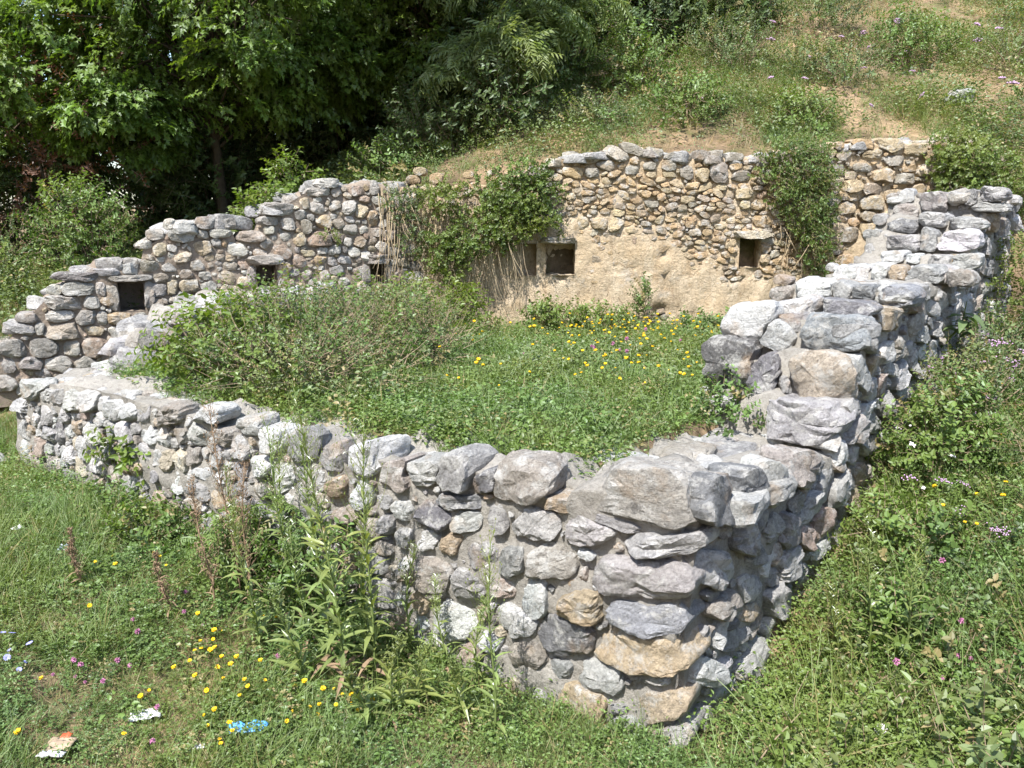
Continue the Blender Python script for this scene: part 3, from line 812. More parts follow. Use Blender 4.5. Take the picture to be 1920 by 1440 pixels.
for s in sT: make_stones(bag, [s], KN+UP*(topL(s[0])-.01), uL, nL, UP, .06, .06, 0, .004, 16, 7)
finish(bag, wl_)

# --- back wall: tan plaster below, bare rubble above
topB = lambda s: float(ip(s, [-1.3, -.98, -.37, .3, .49, 1.0, 1.46, 2.07, 2.93, 3.4, 3.89, 4.8, 5.6], [2.78, 2.78, 2.8, 2.98, 3.08, 3.16, 3.2, 3.12, 3.12, 3.2, 3.26, 3.3, 3.2]))
NB = [(.06, .29, 1.78, 2.16, .24), (.40, .745, 1.79, 2.16, .28), (2.68, 2.92, 1.88, 2.22, .32)]
wb = thing('stone_wall', 'tall back wall, tan plaster below and bare rubble above, built into the hillside', 'stone wall', OB, 'walls of the ruin', 'thing')
def rough_zone(u, v):                                               # 0 smooth plaster, 1 bare stones
    lim = ip(u, [-1.2, 0, .3, 1.0, 1.8, 2.3, 2.55, 3.1, 3.6, 4.1, 5.5], [2.45, 2.5, 2.3, 2.1, 2.02, 1.9, 1.6, 1.45, 1.7, 2.2, 2.05]) + .3*(fbm(u, v, 2.2, 3)-.5)
    return sst(-.1, .55, v-lim)
core(wb, OB, uB, nB, np.arange(-1.3, 5.7, .06), topB, .7, .6, PLASTER, name='plaster', niches=NB, inset=.05, amp=.011, sd=31, dv=.055,
     bulge=lambda u, v: -.022*rough_zone(u, v) + .05*(fbm(u, v, 1.3, 8)-.5) + .03*(fbm(u, v, 9, 8)-.5)*(.3+rough_zone(u, v+.3))
     - .05*(((fbm(u, v, 4.5, 1) > .68) & (v < 2.1)) | ((np.abs(u-1.75) < .1) & (np.abs(v-1.36) < .09)))
     - .02*(np.abs(fbm(u, v, 3, 6)-.5) < .012))
okB = free(NB, .06)
blk = [seed((a[0]+a[1])/2, (a[2]+a[3])/2, (a[1]-a[0])*1.1, (a[3]-a[2])*1.1, 'gr', 0, 2) for a in NB]
sB = blk + [s for s in parse(SEED_B)]
colB = lambda u, v: {'cr': 3, 'tn': 3.4, 'gt': 2.4, 'gr': .2+3.5*sst(2.7, 3.15, v), 'lg': .3+.8*sst(2.7, 3.15, v), 'pk': .3, 'or': 2.}
def szB(u, v):
    k = .62 + .45*sst(2.75, 3.1, v) + .45*sst(3.5, 3.9, u)
    return (.17*k, .085*k)
inB = lambda u, v: v < topB(u)+.02 and okB(u, v) and rng.random() < rough_zone(u, v+.12)*1.6
fill(sB, -1.2, 5.5, 1.3, 3.35, inB, szB, colB, 18000, .98, .25)
fill(sB, -1.2, 5.5, 1.4, 3.3, inB, lambda u, v: (.06, .045), colB, 5000, .97, .4)
fill(sB, -1.2, 5.5, 1.3, 3.0, lambda u, v: okB(u, v) and rng.random() < .10*float(rough_zone(u, v+.38)), lambda u, v: (.12, .08), {'tn': 3, 'or': 3, 'cr': 2}, 6000, .9, .3)
_keep = []
def offB(s): return -.080 + .036*float(rough_zone(s[0], s[1])) + .012*rng.normal()*.5
make_stones(_keep, sB, OB, uB, UP, nB, .034, .12, 0, .003, 15, 6, (1.18, 1.6), lambda s, df, db: (df, .22 if s[1] > topB(s[0])-.12 else db), offB, tint=(1.07, .98, .83))
bag = _keep[len(blk):]
slab(bag, OB, uB, nB, 2.80, 2.265, .42, .085, .11, .2, 'cr', name='lintel'); slab(bag, OB, uB, nB, .56, 2.20, .46, .07, .05, .2, 'cr', name='lintel')
for z in (1.98, 2.12): slab(bag, OB, uB, nB, 2.985, z, .11, .13, .04, .15, 'or', -.03, 'jamb_stone')
for x, z in ((1.78, 1.36), (1.72, 1.31), (1.83, 1.29)): slab(bag, OB, uB, nB, x, z, .1, .06, .03, .1, 'tn', -.07)
sT = fill([], .2, 5.4, -.75, -.08, lambda u, v: True, lambda u, v: (.2, .14), {'lg': 3, 'gr': 3, 'gt': 2, 'cr': 1}, 700, .9, .6)
for s in sT: make_stones(bag, [s], OB+UP*(topB(s[0])+.0), uB, nB, UP, .05, .06, 0, .004, 14, 6)
finish(bag, wb)

def boulder(name, label, p, r3, col, cat='stone', group=None, sd=0):
    _sid[0] += 11
    th = np.linspace(0, 2*np.pi, 26, endpoint=False); ol = np.stack([np.cos(th)*r3[0], np.sin(th)*r3[1]], -1)
    V = stone_verts(ol, r3[2], r3[2]*.6, _sid[0]+sd, 10, (r3[0]*r3[1])**.5*2); V = np.vstack([V, V[:26].mean(0), V[-26:].mean(0)])
    ob = link(name, mesh_from(name, V, stone_faces(26, 10), STONE), None, p); ob.color = (*PAL[col], 1); ob.rotation_euler = (0, 0, rng.random()*6)
    return tag(ob, label, cat, group)
def on(x, y, dz=0.): return (x, y, float(ground_h(x, y))+dz)
boulder('boulder', 'half buried pale boulder in the courtyard beside the stepped right wall', on(1.55, 5.75, .03), (.23, .17, .17), 'lg')
boulder('stone_slab', 'flat white stone lying in the grass at the far left end of the front wall', on(-4.7, 6.75, .03), (.3, .12, .05), 'wh', 'stone')
boulder('hillside_stone', 'pale grey stone lying high on the right hillside', on(6.0, 11.3, .03), (.22, .14, .12), 'lg')
boulder('hillside_stone', 'tan stone at the right edge below the bank', on(5.5, 8.1, .04), (.2, .17, .13), 'tn')

# ------------------------------------------------------------------ leafy clumps that are scattered
def dia(mb, base, d, up, L, W, mi=0):
    d = Vector(d).normalized(); side = d.cross(Vector(up))
    if side.length < 1e-4: side = d.orthogonal()
    side.normalize(); u2 = side.cross(d); b = Vector(base); m = b + d*(L*.5)
    mb.add([b, m + side*(W/2) + u2*(W*.16), b + d*L - u2*(L*.12), m - side*(W/2) + u2*(W*.16)], [(0, 1, 2), (0, 2, 3)], mi)
def oval(mb, base, d, up, L, W, mi=0):
    d = Vector(d).normalized(); side = d.cross(Vector(up)).normalized(); u2 = side.cross(d); b = Vector(base); s = W/2
    V = [b, b+d*L*.3+side*s+u2*s*.3, b+d*L*.68+side*s*.8+u2*s*.2-u2*L*.05, b+d*L-u2*L*.14, b+d*L*.68-side*s*.8+u2*s*.2-u2*L*.05, b+d*L*.3-side*s+u2*s*.3]
    mb.add(V, [(0, 1, 2, 3), (0, 3, 4, 5)], mi)
def lobed(mb, base, d, up, L, mi=0):
    d = Vector(d).normalized(); side = d.cross(Vector(up)).normalized(); u2 = side.cross(d); b = Vector(base)
    o = [(0, 0), (-.1, .36), (.32, .24), (.42, .52), (.62, .17), (1, 0), (.62, -.17), (.42, -.52), (.32, -.24), (-.1, -.36)]
    V = [b + d*(x*L) + side*(y*L) + u2*(abs(y)*L*.3 - x*x*L*.2) for x, y in o]
    mb.add(V, [(0, 1, 2, 4), (2, 3, 4), (0, 4, 5), (0, 5, 6), (0, 6, 8, 9), (6, 7, 8)], mi)
rd = random.Random(9)
def rv(a=1.): return Vector((rd.gauss(0, a), rd.gauss(0, a), rd.gauss(0, a)))
PROTO = {}
def proto(key, builders):
    c = bpy.data.collections.new('source_'+key)
    for i, (m) in enumerate(builders):
        c.objects.link(bpy.data.objects.new('%s_%02d' % (key, i), m))
    PROTO[key] = (c, len(builders))
def p_tuft(mat, n, h, w, spread, lean=.5):
    mb = MB()
    for k in range(n):
        a = rd.random()*6.283; r = spread*rd.random()**.7; l = h*(.45+.75*rd.random())
        d = Vector((math.cos(a)*lean*rd.random(), math.sin(a)*lean*rd.random(), 1))
        mb.leaf((math.cos(a)*r, math.sin(a)*r, -.01), d, Vector((-math.cos(a), -math.sin(a), .3))+rv(.4), l, w*(.7+.6*rd.random()), 1, .2+.5*rd.random())
    return mb.build('grass_tuft', mat)
def p_clover(mat, n, h, L, spread):
    mb = MB()
    for k in range(n):
        a = rd.random()*6.283; r = spread*rd.random()**.6; z = h*(.4+.7*rd.random())
        p = Vector((math.cos(a)*r, math.sin(a)*r, z)); t = rd.random()*6.283
        up = Vector((0, 0, 1))+rv(.35)
        for j in range(3):
            q = t+j*2.094
            mb.leaf(p, (math.cos(q), math.sin(q), .15+.2*rd.random()), up, L*(.8+.4*rd.random()), L*.95, 3, .2) if L > .022 else dia(mb, p, (math.cos(q), math.sin(q), .2), up, L*(.8+.4*rd.random()), L*.9)
        if rd.random() < .3: mb.tube([(p.x*.6, p.y*.6, 0), p], .0012, 3)
    return mb.build('clover_clump', mat)
def p_herb(mat, n, h, L, W, spread, shape=0):
    mb = MB()
    for k in range(n):
        a = rd.random()*6.283; r = spread*rd.random()**.6; z = h*(.15+.95*rd.random())
        p = Vector((math.cos(a)*r, math.sin(a)*r, z)); q = a+rd.gauss(0, .8)
        mb.leaf(p, (math.cos(q), math.sin(q), .1+.6*rd.random()), Vector((0, 0, 1))+rv(.3), L*(.6+.6*rd.random()), W, shape, .35)
    return mb.build('herb_clump', mat)
def p_sprig(mat, n, length, L, W, tmat=M_TWIG, shape=0, droop=0.):
    """a twig rising along z with leaves around it"""
    mb = MB(); pts = []; x = Vector((0, 0, 0)); d = Vector((rd.gauss(0, .15), rd.gauss(0, .15), 1))
    for k in range(5): pts.append(x.copy()); x = x + d.normalized()*(length/4); d += rv(.15) + Vector((0, 0, -droop))
    mb.tube(pts[::2], .0028, 3, 1)
    for k in range(n):
        t = .15+.85*(k+rd.random())/n; i = min(3, int(t*4)); p = pts[i].lerp(pts[i+1], t*4-i)
        a = k*2.4+rd.random(); dd = Vector((math.cos(a), math.sin(a), .35+.4*rd.random()))
        if shape == 9: dia(mb, p, dd, Vector((0, 0, 1))+rv(.3), L*(.7+.5*rd.random()), W)
        else: oval(mb, p, dd, Vector((0, 0, 1))+rv(.3), L*(.75+.5*rd.random()), W*1.1)
    return mb.build('leafy_sprig', [mat, tmat])
def p_maple(mat, n, length, L):
    """a flat spray of lobed leaves along x, upper sides up"""
    mb = MB(); mb.tube([(0, 0, 0), (length*.5, 0, .02), (length, 0, -.02)], .003, 3, 1)
    for k in range(n):
        t = .1+.9*(k+.5)/n; s = 1 if k % 2 else -1
        q = s*(.5+.5*rd.random())*(1 if t < .95 else .2)
        p = Vector((t*length, 0, rd.gauss(0, .015))) + Vector((math.cos(q), math.sin(q), .1))*(L*.5)
        lobed(mb, p, (math.cos(q), math.sin(q), -.15+rd.gauss(0, .25)), Vector((0, 0, 1))+rv(.28), L*(.7+.5*rd.random()))
    return mb.build('leafy_spray', [mat, M_BARK])
def p_pinnate(mat, n, length, L, W):
    mb = MB()
    for r_ in range(4):
        a = rd.random()*6.28; dz = .15-.5*rd.random(); d = Vector((math.cos(a), math.sin(a), dz)); side = d.cross(Vector((0, 0, 1))).normalized()
        mb.tube([Vector((0, 0, 0)), d*length*.5, d*length + Vector((0, 0, -.04))], .0018, 3, 1)
        for k in range(n):
            t = .15+.85*k/(n-1); s = 1 if k % 2 else -1
            p = d*length*t + Vector((0, 0, -.04*t*t))
            oval(mb, p, side*s + d*.7 + Vector((0, 0, -.45)), Vector((0, 0, 1))+rv(.2), L*(.75+.4*rd.random()), W)
    return mb.build('pinnate_spray', [mat, M_STEM])
proto('grass', [p_tuft(M_GRASS, 16, .10, .0038, .06, .95) for _ in range(5)] + [p_tuft(M_GRASS, 10, .16, .0042, .06, .7) for _ in range(2)])
proto('tallgrass', [p_tuft(M_GRASS, 11, .3, .006, .06, .45) for _ in range(4)])
proto('dry', [p_tuft(M_DRY, 11, .22, .004, .06, .7) for _ in range(4)])
proto('clover', [p_clover(M_CLOVER, 16, .05, .012, .07) for _ in range(5)] + [p_clover(M_CLOVER, 10, .06, .016, .07) for _ in range(2)])
proto('herb', [p_herb(M_HERB, 13, .1, .030, .018, .07) for _ in range(5)])
proto('herbsmall', [p_herb(M_HERB, 18, .14, .018, .009, .07) for _ in range(4)])
proto('mound', [p_herb(M_SAGE, 20, .16, .024, .013, .1) for _ in range(4)])
proto('bramble', [p_sprig(M_SAGE, 12, .24, .036, .020) for _ in range(5)] + [p_sprig(M_HERB, 11, .22, .034, .018) for _ in range(2)])
proto('thicket', [p_sprig(M_SAGE, 12, .24, .032, .018) for _ in range(3)] + [p_sprig(M_HERB, 9, .3, .045, .024) for _ in range(2)] + [p_sprig(M_IVY, 7, .34, .028, .014) for _ in range(2)] + [p_sprig(M_DRY, 2, .42, .02, .008) for _ in range(1)])
proto('lime', [p_sprig(M_LIME, 9, .24, .06, .030) for _ in range(5)])
proto('green', [p_sprig(M_HERB, 10, .22, .045, .026) for _ in range(5)])
proto('ivy', [p_sprig(M_IVY, 12, .2, .036, .024) for _ in range(5)])
proto('ivydark', [p_sprig(M_CLOVER, 13, .2, .034, .024) for _ in range(5)])
proto('ivymix', [p_sprig(M_HERB, 11, .2, .036, .024) for _ in range(3)] + [p_sprig(M_CLOVER, 11, .24, .034, .022) for _ in range(2)] + [p_sprig(M_IVY, 9, .3, .03, .02) for _ in range(2)])
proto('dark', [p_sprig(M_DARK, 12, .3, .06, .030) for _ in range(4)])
proto('red', [p_sprig(M_RED, 12, .3, .05, .024) for _ in range(3)])
proto('maple', [p_maple(M_MAPLE, 11, .30, .078) for _ in range(6)])
proto('pinnate', [p_pinnate(M_LONG, 9, .26, .095, .024) for _ in range(5)])
proto('pinnatesmall', [p_pinnate(M_HERB, 11, .2, .045, .017) for _ in range(4)])
_gn = {}
def gn_tree(key, real):
    """clumps on points; what belongs to a plant becomes its own mesh"""
    if (key, real) in _gn: return _gn[(key, real)]
    g = bpy.data.node_groups.new('scatter_'+key, 'GeometryNodeTree')
    g.interface.new_socket('Geometry', in_out='INPUT', socket_type='NodeSocketGeometry')
    g.interface.new_socket('Geometry', in_out='OUTPUT', socket_type='NodeSocketGeometry')
    n = g.nodes; l = g.links
    gi = n.new('NodeGroupInput'); go = n.new('NodeGroupOutput'); ci = n.new('GeometryNodeCollectionInfo'); ip_ = n.new('GeometryNodeInstanceOnPoints')
    ci.inputs[0].default_value = PROTO[key][0]; ci.inputs['Separate Children'].default_value = True; ci.inputs['Reset Children'].default_value = True
    ip_.inputs['Pick Instance'].default_value = True
    for nm, tp, sock in (('rot', 'FLOAT_VECTOR', 'Rotation'), ('scl', 'FLOAT', 'Scale'), ('pik', 'INT', 'Instance Index')):
        a = n.new('GeometryNodeInputNamedAttribute'); a.data_type = tp; a.inputs[0].default_value = nm
        l.new(a.outputs[0], ip_.inputs[sock])
    l.new(gi.outputs[0], ip_.inputs['Points']); l.new(ci.outputs[0], ip_.inputs['Instance'])
    if real:
        sv = n.new('GeometryNodeStoreNamedAttribute'); sv.data_type = 'FLOAT'; sv.domain = 'INSTANCE'; sv.inputs['Name'].default_value = 'shade'
        rvn = n.new('FunctionNodeRandomValue'); l.new(rvn.outputs[1], sv.inputs['Value'])
        ri = n.new('GeometryNodeRealizeInstances'); l.new(ip_.outputs[0], sv.inputs[0]); l.new(sv.outputs[0], ri.inputs[0]); l.new(ri.outputs[0], go.inputs[0])
    else: l.new(ip_.outputs[0], go.inputs[0])
    _gn[(key, real)] = g; return g
def scatter(name, key, P, rot, scl, parent=None):
    P = np.asarray(P, np.float32)
    if parent is not None: P = P - np.array(parent.location, np.float32)
    m = bpy.data.meshes.new(name); m.vertices.add(len(P)); m.vertices.foreach_set('co', P.astype(np.float32).ravel())
    for nm, tp, arr, fld in (('rot', 'FLOAT_VECTOR', rot, 'vector'), ('scl', 'FLOAT', scl, 'value'), ('pik', 'INT', rng.integers(0, PROTO[key][1], len(P)), 'value')):
        a = m.attributes.new(nm, tp, 'POINT'); a.data.foreach_set(fld, np.ascontiguousarray(arr, dtype=np.int32 if tp == 'INT' else np.float32).ravel())
    o = link(name, m, parent); md = o.modifiers.new('scatter', 'NODES'); md.node_group = gn_tree(key, parent is not None)
    return o
def aim(D):
    """Euler angles that turn z to each direction"""
    D = D/np.maximum(np.linalg.norm(D, axis=1), 1e-6)[:, None]
    th = np.arccos(np.clip(D[:, 2], -1, 1)); ph = np.arctan2(D[:, 1], D[:, 0])
    return np.stack([np.zeros(len(D)), th, ph], -1)
def inview(P, m=1.22):
    d = P - np.array([0, 0, 2.5]); t = R(12)
    y = d[:, 1]*math.cos(t)-d[:, 2]*math.sin(t); z = d[:, 1]*math.sin(t)+d[:, 2]*math.cos(t)
    return (y > .3) & (np.abs(d[:, 0]/np.maximum(y, .1)) < .64*m) & (np.abs(z/np.maximum(y, .1)) < .48*m)
def dots(x, y):
    f = lambda o, v: (x-o[0])*v[0]+(y-o[1])*v[1]
    return f(C, nF), f(C, uF), f(C, nR), f(C, uR), np.maximum(y-9.5, -f(KN, nL)), f(AX, nX), f(AX, uX), f(KN, nL), f(KN, uL)
def on_wall(x, y):
    dF, sF_, dR, sR_, db, dX, sX_, dL, sL_ = dots(x, y)
    return (((dF > -.36) & (dF < .03) & (sF_ > -.05) & (sF_ < 6.3)) | ((dR > -.85) & (dR < .03) & (sR_ > 0) & (sR_ < 6.9))
            | ((dX > -.5) & (dX < .1) & (sX_ > -.35) & (sX_ < 2.5)) | ((db > -.04) & (db < .42) & (x < 5.6) & (sL_ > -.6)))
def region(x, y):
    """0 left meadow, 1 right slope, 2 courtyard, 3 behind the walls, 4 left side yard"""
    dF, sF_, dR, sR_, db, dX, sX_, dL, sL_ = dots(x, y)
    r = np.where((dF > 0) & (dF > dR), 0, np.where(dR > 0, 1, np.where(dX > 0, 2, 4)))
    return np.where((db > .2) | ((x > 5.3) & (db > -1.)), 3, r)
def sow(name, label, key, box, dens, keep, scl, tilt=.25, cat='grass', zoff=0., maxn=60000):
    x0, x1, y0, y1 = box; n = min(maxn, int((x1-x0)*(y1-y0)*dens))
    x = x0+(x1-x0)*rng.random(n); y = y0+(y1-y0)*rng.random(n)
    ok = ~on_wall(x, y); x, y = x[ok], y[ok]
    pr = keep(x, y, region(x, y)); ok = rng.random(len(x)) < pr; x, y = x[ok], y[ok]
    P = np.stack([x, y, ground_h(x, y)+zoff], -1); ok = inview(P); P = P[ok]
    s = scl(P[:, 0], P[:, 1])*(.7+.6*rng.random(len(P)))
    rot = np.stack([rng.normal(size=len(P))*tilt, rng.normal(size=len(P))*tilt, rng.random(len(P))*6.28], -1)
    return tag(scatter(name, key, P, rot, s), label, cat, kind='stuff')
one = lambda x, y: np.ones_like(x)
FRONT = (-5.5, 5.5, 1.6, 9.5); YARD = (-3.6, 5, 3.9, 9.6); HILL = (-9, 11, 7.5, 20)
pat = lambda s, o, a, b: (lambda x, y: sst(a, b, fbm(x, y, s, o)))
p1, p2, p3, p4 = pat(1.1, 1, .35, .65), pat(1.6, 6, .4, .6), pat(.7, 12, .42, .6), pat(2.4, 17, .45, .62)
_p5 = pat(.9, 23, .47, .56)
p5 = lambda x, y: _p5(x, y)*sst(.6, 1.6, x)
near_wall = lambda x, y: np.exp(-np.maximum(dots(x, y)[0], 0)/.35)
# front meadow
sow('meadow_grass', 'short green grass of the front meadow', 'grass', FRONT, 680, lambda x, y, r: np.where((r == 0) | (r == 4), .75+.25*p1(x, y), np.where(r == 1, .35, 0)), lambda x, y: .65+.4*near_wall(x, y)*(x < .4)+.5*p2(x, y))
sow('clover', 'low clover between the grass of the front meadow', 'clover', FRONT, 420, lambda x, y, r: np.where(r == 0, .4+.6*p2(x, y), np.where(r == 1, .3, 0)), lambda x, y: .85+.35*p3(x, y), cat='clover')
sow('weeds', 'small leafy weeds in the front meadow and along the wall foot', 'herbsmall', FRONT, 230, lambda x, y, r: np.where(r == 0, .35+.55*p4(x, y)+.4*near_wall(x, y), np.where(r == 1, .9, 0)), lambda x, y: .7+.5*near_wall(x, y), cat='weeds')
sow('dry_grass', 'dry straw coloured blades in the front meadow', 'dry', FRONT, 70, lambda x, y, r: np.where(r <= 1, .2+.6*p3(x, y), 0), lambda x, y: .55*one(x, y), .5)
foot = lambda x, y: np.exp(-(np.minimum(np.abs(dots(x, y)[0]), np.abs(dots(x, y)[2])))/.3)
sow('wall_foot_herbs', 'broad leafed herbs crowding the foot of the front walls', 'herb', FRONT, 260, lambda x, y, r: np.where(r == 0, np.where(dots(x, y)[1] > -.3, .9*np.exp(-np.maximum(dots(x, y)[0], 0)/.28), 0)+.10*p4(x, y), np.where(r == 1, .55+.45*p1(x, y), 0)), lambda x, y: (1.05-.3*foot(x, y))*(1-.45*np.exp(-((x-.81)**2+(y-3.37)**2)/.25)), cat='weeds')
sow('slope_scrub', 'tall tangled herbs on the slope right of the right wall', 'bramble', FRONT, 200, lambda x, y, r: np.where((r == 1), (.35+.65*p2(x, y))*sst(.1, .6, dots(x, y)[2]), 0), lambda x, y: .85+.6*p1(x, y), .6, cat='weeds')
sow('slope_grass', 'long grass on the slope right of the right wall', 'tallgrass', FRONT, 130, lambda x, y, r: np.where((r == 1) & (dots(x, y)[2] > .25), .3+.7*p3(x, y), 0), lambda x, y: .9*one(x, y), .35)
sow('meadow_tussocks', 'taller grass tussocks in the front meadow', 'tallgrass', FRONT, 45, lambda x, y, r: np.where((r == 0) & (dots(x, y)[0] > .1), .75*p4(x, y)+.5*near_wall(x, y), 0), lambda x, y: .55*one(x, y), .4)
# courtyard
sow('courtyard_grass', 'green grass filling the courtyard of the ruin', 'grass', YARD, 330, lambda x, y, r: np.where(r == 2, .3+.5*p1(x, y), np.where(r == 4, .5, 0)), lambda x, y: 1.05+.5*p2(x, y))
sow('courtyard_clover', 'clover leaves in the courtyard of the ruin', 'clover', YARD, 220, lambda x, y, r: np.where(r == 2, .3+.7*p1(x, y), 0), lambda x, y: 1.2*one(x, y), cat='clover')
sow('courtyard_herbs', 'leafy herbs growing behind the front wall in the courtyard', 'herb', YARD, 200, lambda x, y, r: np.where(r == 2, .35+.85*np.exp(-np.maximum(-dots(x, y)[0]-.6, 0)/.6)+.4*p4(x, y), np.where(r == 4, .4, 0)), lambda x, y: 1.15*one(x, y), cat='weeds')
sow('courtyard_tall_grass', 'tall seeding grass in the courtyard of the ruin', 'tallgrass', YARD, 50, lambda x, y, r: np.where(r == 2, .3+.7*p3(x, y), 0), lambda x, y: .75*one(x, y), .3)
sow('courtyard_weeds', 'loose grey green weeds across the courtyard', 'mound', YARD, 130, lambda x, y, r: np.where(r == 2, .25+.75*p4(x, y), 0), lambda x, y: .8+.5*p2(x, y), .4, cat='weeds')
sow('courtyard_small_weeds', 'small leafed bright weeds across the courtyard', 'herbsmall', YARD, 150, lambda x, y, r: np.where(r == 2, .3+.7*p2(x, y), 0), lambda x, y: 1.*one(x, y), .4, cat='weeds')
# hillside
sow('hill_grass', 'rough grass on the hillside above the back wall', 'tallgrass', HILL, 120, lambda x, y, r: np.where(r == 3, np.where(x > -1.2, .3+.7*p3(x, y), .5), 0)*(1-.85*p5(x, y)), lambda x, y: .85*one(x, y), .5)
sow('hill_dry_grass', 'dry pale grass on the hillside above the back wall', 'dry', HILL, 120, lambda x, y, r: np.where((r == 3) & (x > -1.5), (.12+.4*(1-p3(x, y)))*sst(-.8, .9, x), 0), lambda x, y: .9*one(x, y), .6)
sow('hill_herbs', 'low grey green herbs on the hillside above the back wall', 'mound', HILL, 120, lambda x, y, r: np.where(r == 3, np.where(x > -1.2, .7*p1(x, y)+.3, .55), 0)*(1-.85*p5(x, y)), lambda x, y: 1.25+.7*p2(x, y), .4, cat='weeds')
sow('hill_weeds', 'green leafy weeds on the hillside above the back wall', 'herbsmall', HILL, 110, lambda x, y, r: np.where(r == 3, .3+.7*p4(x, y), 0)*(1-.85*p5(x, y)), lambda x, y: 1.3*one(x, y), .4, cat='weeds')

# weeds rooted on the inner half of the front wall's top
n_ = 800; uu = .45+4.6*rng.random(n_); ww = .22+.3*rng.random(n_)**.7; okk = rng.random(n_) < sst(.35, .6, fbm(uu, ww, 1.7, 40))+.3*(ww > .36); uu, ww = uu[okk], ww[okk]
PT = C + np.outer(uu, uF) - np.outer(ww, nF) + np.outer(np.array([topF(q) for q in uu])-.01, UP)
for key, lab, sel, sc in (('herb', 'leafy weeds rooted on top of the front wall', slice(0, None, 2), .9), ('grass', 'grass tufts rooted on top of the front wall', slice(1, None, 2), .9)):
    q = PT[sel]; tag(scatter('wall_top_weeds', key, q, np.stack([rng.normal(size=len(q))*.3, rng.normal(size=len(q))*.3, rng.random(len(q))*6.28], -1), sc*(.7+.6*rng.random(len(q)))), lab, 'weeds', kind='stuff')
# ------------------------------------------------------------------ shrubs, creepers, trees
def ball(n, surf=.6):
    D = rng.normal(size=(n, 3)); D /= np.linalg.norm(D, axis=1)[:, None]
    r = rng.random(n)**(1/3.); r = np.where(rng.random(n) < surf, .78+.3*rng.random(n), r)
    return D, r
def shrub(name, label, p, r3, n, key, cat='shrub', group=None, scl=1., stems=7, lobes=5, sink=.25, stem_mat=None, lean=(0, 0)):
    p = np.array(p, float); t = thing(name, label, cat, p, group)
    pts, dirs = [], []
    r3 = np.array(r3, float)
    for k in range(lobes):
        if k: c = np.array([rng.normal()*.42*r3[0], rng.normal()*.42*r3[1], r3[2]*(.45+.5*rng.random())]); rr = r3*(.42+.25*rng.random())
        else: c = np.array([0, 0, r3[2]*.55]); rr = r3*.8
        c[:2] += np.array(lean)*c[2]
        D, r = ball(int(n/lobes)); pts.append(c + D*rr*r[:, None]); dirs.append(D + np.array([0, 0, .55]) + rng.normal(size=D.shape)*.35)
    P = np.vstack(pts); D = np.vstack(dirs); ok = P[:, 2] > -.1; P, D = P[ok]+p, D[ok]
    ok = P[:, 2] > ground_h(P[:, 0], P[:, 1])-.05; P, D = P[ok], D[ok]
    scatter('foliage', key, P, aim(D) + np.array([0, 0, 0]), scl*(.7+.6*rng.random(len(P))), t)
    mb = MB()
    for k in range(stems):
        a = rd.random()*6.28; e = Vector((math.cos(a)*r3[0]*.6+lean[0]*r3[2], math.sin(a)*r3[1]*.6+lean[1]*r3[2], r3[2]*(.8+.5*rd.random())))
        mb.tube([(e.x*.08, e.y*.08, -.1), (e.x*.35, e.y*.35, e.z*.45), e], .012, 4)
    link('stems', mb.build('stems', stem_mat or M_TWIG), t)
    return t
GB = 'shrubs inside the ruin'
shrub('leafy_shrub', 'bright green leafy shrub before the low cross wall', on(-2.35, 6.55), (.55, .45, .42), 520, 'lime', group=GB, scl=.9)
shrub('leafy_shrub', 'bright green shrub low at the left end of the courtyard by the front wall', on(-2.75, 6.1), (.45, .3, .2), 260, 'lime', group=GB, scl=.85)
shrub('leafy_shrub', 'yellowish green shrub at the back left of the cross wall shrubs', on(-1.85, 7.3), (.45, .45, .3), 260, 'lime', group=GB, scl=.85)
shrub('bramble_bush', 'large grey green bramble mound left in the courtyard', on(-1.6, 6.9), (.95, .75, .52), 1250, 'thicket', 'bush', GB, .85, 14)
shrub('bramble_bush', 'bramble mound running along the inside of the front wall', on(-1.7, 6.0), (.9, .4, .28), 700, 'thicket', 'bush', GB, .85, 9)
shrub('bramble_bush', 'grey green bramble bush with bare twigs before the far left wall', on(-1.3, 8.0), (.65, .5, .42), 750, 'thicket', 'bush', GB, .85, 12)
shrub('bramble_bush', 'dark bramble bush at the right edge of the courtyard thicket', on(-.75, 7.1), (.5, .5, .32), 400, 'thicket', 'bush', GB, .85, 9)
shrub('leafy_shrub', 'light green shrub in the inner corner below the creeper', on(-.85, 8.75), (.34, .3, .42), 260, 'lime', group=GB, scl=.8)
shrub('green_bush', 'green bush with a pointed top at the foot of the plaster', on(.42, 9.1), (.22, .2, .26), 150, 'green', 'bush', GB, .8)
shrub('green_bush', 'wide green bush at the foot of the plastered back wall', on(1.0, 9.0), (.5, .3, .2), 330, 'green', 'bush', GB, .8)
shrub('green_bush', 'narrow dark sapling against the plaster beside a broken patch', on(1.55, 9.28), (.09, .09, .42), 70, 'ivydark', 'bush', GB, .75)
shrub('green_bush', 'low green bush at the right foot of the plastered wall', on(2.2, 9.1), (.35, .25, .1), 150, 'green', 'bush', GB, .8)
shrub('green_bush', 'low bush beside the half buried boulder in the courtyard', on(1.5, 5.35), (.28, .22, .25), 170, 'green', 'bush', GB, .7)
GH = 'shrubs on the hillside'
